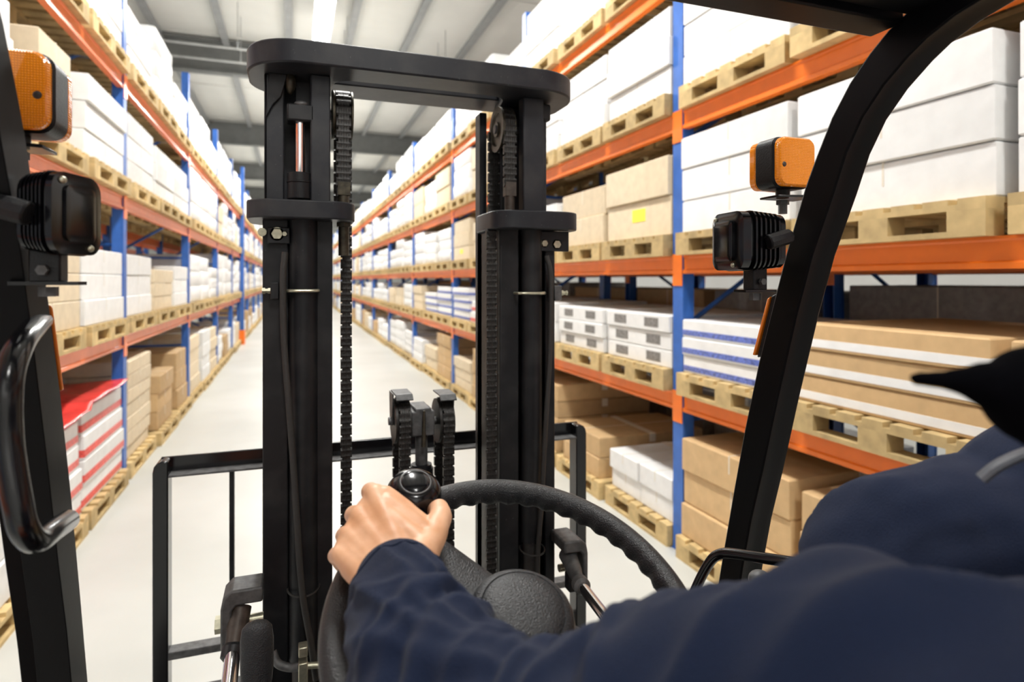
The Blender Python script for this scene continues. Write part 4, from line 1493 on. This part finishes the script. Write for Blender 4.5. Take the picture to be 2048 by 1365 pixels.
def sleeve_rings(path, radii, nseg=110, folds=1.0, flat=1.0):
    pts = smooth_path(path, 34)
    rr = [v.x for v in smooth_path([V((r, 0, 0)) for r in radii], 34)]
    n_ = len(pts)
    T = [(pts[min(i + 1, n_ - 1)] - pts[max(i - 1, 0)]).normalized() for i in range(n_)]
    u = T[0].cross(V((0, 0, 1))).normalized()
    out = []
    dist = 0
    for i in range(n_):
        if i: dist += (pts[i] - pts[i - 1]).length
        u = (u - T[i] * u.dot(T[i])).normalized()
        w_ = T[i].cross(u)
        ring = []
        fe = min(1.0, dist / .035)
        for k in range(nseg):
            a = 2 * PI * k / nseg
            d = u * math.cos(a) + w_ * math.sin(a)
            p = pts[i] + d * rr[i]
            # diagonal drag folds plus slack
            tt = i / 34.0
            cr = 0.0
            for t0, amp, wd, sl, ph in CREASES:
                q = (tt + sl * math.cos(a - ph) - t0) / wd
                amp = amp * (0.45 + 1.3 * abs(noise.noise(V((math.cos(a) * 1.3, math.sin(a) * 1.3, t0 * 5)))) * 1.6)
                if abs(q) < 3: cr -= amp * math.exp(-q * q) * (0.55 + 0.45 * math.cos(a * 2 - ph))
                if abs(q - 2.1) < 3: cr += amp * .45 * math.exp(-(q - 2.1) ** 2)
            f1 = noise.noise(V((dist * 17 + math.cos(a) * 1.5, math.cos(a) * 1.1 + 3, math.sin(a) * 1.1)))
            f2 = noise.noise(V((dist * 38 + math.sin(a) * 2.6, math.cos(a) * 1.9, math.sin(a) * 1.9 + 7)))
            rid = (1 - abs(f1) * 2.4)
            off_ = fe * folds * (.0055 * rid + .0032 * f2 + cr)
            ring.append(p + d * off_)
        out.append(ring)
    return out


PS = [at(795, 1160, .588), at(802, 1192, .560), at(826, 1268, .518), at(866, 1360, .475), at(955, 1480, .428), at(1100, 1550, .392), at(1270, 1545, .368), at(1450, 1500, .350), at(1750, 1455, .325), at(2120, 1580, .290)]
RR = [.0400, .0440, .052, .060, .067, .074, .078, .080, .082, .085]
rings = sleeve_rings(PS, RR)
# turned-in cuff edge
c0 = PS[0]
d0 = (PS[0] - PS[1]).normalized()
inner = [[(p - c0) * .93 + c0 - d0 * .004 for p in rings[0]], [(p - c0) * .965 + c0 + d0 * .002 for p in rings[0]]]
deep = [[(p - c0) * .90 + c0 - d0 * .03 for p in rings[0]]]
g = MB().rings(deep + inner + rings, closed_ends=False)
jk = g.build('jacket', M['navy'], person, off=PORG, smooth=0)
for p in jk.data.polygons: p.use_smooth = True
# cuff seam
cuffr = rings[22]
g = MB().tube([p + (p - c0) * .004 for p in cuffr[::2]], .0011, seg=6, loop=True)
g.build('cuff_seam', M['navy'], jk, off=PORG)
# body of the jacket
jb = MB()
jb.capsule(SH + V((0, 0, -.03)), .080, V((.44, .06, 1.52)), .082)
jb.capsule(SH + V((.02, 0, -.02)), .072, V((.50, .08, 1.555)), .085)
jb.capsule(V((.50, .08, 1.555)), .085, RS_, .085)
jb.ball((.50, .04, 1.42), .205, sc=(1, .72, 1.05)); jb.ball((.46, -.03, 1.22), .195, sc=(1, .78, .9))
A0 = at(1930, 1170, .62)
jb.capsule(at(1838, 1168, .60), .100, at(2150, 1125, .60), .112)
jb.capsule(at(1838, 1180, .60), .100, at(1900, 1400, .62), .10)
jb.capsule(at(2150, 1090, .60), .115, RS_, .09)
jb.capsule(RE, .055, RW + V((0, -.04, .03)), .045)
jb.capsule(at(1900, 1400, .62), .08, RE, .055)
jb.capsule(V((.51, .06, 1.58)), .075, V((.52, .065, 1.645)), .070)


def jdisp(p, n_):
    return p + n_ * (.010 * (1 - abs(noise.noise(p * 9)) * 2.2) + .003 * noise.noise(p * 30))


remeshed(jb, 'jacket_body', M['navy'], jk, .006, 6, jdisp, off=PORG)
g = MB().tube(smooth_path([at(1962, 958, .485), at(2000, 930, .48), (at(2060, 905, .475)), at(2140, 890, .47)], 5), .0085, seg=10, ry=.5)
g.build('piping', M['piping'], jk, off=PORG)
# trousers
tr = MB()
for sx, kx in ((-.10, .33), (.10, .58)):
    hp = HIP + V((sx, .02, .02)); kn_ = V((kx, .42, 1.04)); an = V((kx, .62, .50))
    tr.capsule(hp, .088, kn_, .068); tr.capsule(kn_, .065, an, .052)
remeshed(tr, 'trousers', M['trousers'], person, .007, 5, None, off=PORG)
# cap with a long peak, hair below it
tip = at(1822, 757, .34)
cp = MB()
cp.ball(HEAD + V((-.01, .0, .03)), .112, sc=(.84, 1.0, .82))
cp.capsule(HEAD + V((-.05, .03, .02)), .06, HEAD + V((-.09, .04, -.02)), .05)
Cc = at(2080, 792, .335)
cp.capsule(Cc, .030, at(1975, 770, .338), .013)
cp.capsule(at(1975, 768, .338), .012, at(1900, 762, .34), .006)
cp.capsule(at(1900, 761, .34), .006, at(1832, 757, .34), .0042)
cp.capsule(Cc, .028, HEAD + V((-.05, .03, .0)), .05)
cp.capsule(at(2010, 752, .34), .008, at(1900, 758, .34), .0055)
remeshed(cp, 'cap', M['capcloth'], person, .0028, 5, None, off=PORG)
hr = MB()
hr.ball(HEAD + V((0, -.02, -.01)), .104, sc=(.84, .95, .95))
remeshed(hr, 'hair', M['hair'], person, .005, 4, None, off=PORG)

# ================================================================== LIGHT
w = bpy.data.worlds.new('World')
scene.world = w
w.use_nodes = True
w.node_tree.nodes['Background'].inputs['Color'].default_value = (0.95, 0.97, 1.0, 1)
w.node_tree.nodes['Background'].inputs['Strength'].default_value = 0.2


def area(name, loc, rot, sx, sy, e, col=(1, .985, .95), spread=PI):
    l = bpy.data.lights.new(name, 'AREA')
    l.shape = 'RECTANGLE'; l.size = sx; l.size_y = sy; l.energy = e; l.color = col
    l.spread = spread
    o = bpy.data.objects.new(name, l)
    o.location = loc; o.rotation_euler = rot
    COL.objects.link(o)
    return o


for i in range(7):
    y = -3.4 + 7.2 * i
    area('aisle_light', (0.5, y, 6.4), (0, 0, 0), .5, 2.4, 330)
for x in (-8, 8):
    for i in range(4):
        area('side_aisle_light', (x, 2 + 12 * i, 6.4), (0, 0, 0), 1.0, 5, 340)
# soft upward bounce that reaches the roof
for i in range(4):
    area('roof_bounce', (0.5, 4 + 12 * i, 5.0), (PI, 0, 0), 3, 8, 85)
area('cab_fill', (-.5, -2.6, 2.9), (math.radians(68), 0, math.radians(-12)), 2.4, 1.6, 12, (1, .98, .96))

# ================================================================== CAMERA
cd = bpy.data.cameras.new('Camera')
cam = bpy.data.objects.new('Camera', cd)
COL.objects.link(cam)
scene.camera = cam
cam.location = (0, 0, EYE)
cam.rotation_euler = (PI / 2, 0, -YAW)
cd.sensor_width = 36
cd.lens = F / 2048 * 36
cd.shift_y = -(682.5 - HY) / 2048
cd.clip_start = 0.02
cd.clip_end = 200
cd.dof.use_dof = True
cd.dof.focus_distance = 1.0
cd.dof.aperture_fstop = 4.0

scene.view_settings.view_transform = 'Standard'
scene.view_settings.look = 'None'
scene.view_settings.exposure = 0.0
scene.cycles.use_denoising = True
scene.cycles.max_bounces = 5
scene.cycles.diffuse_bounces = 3
scene.cycles.sample_clamp_indirect = 6
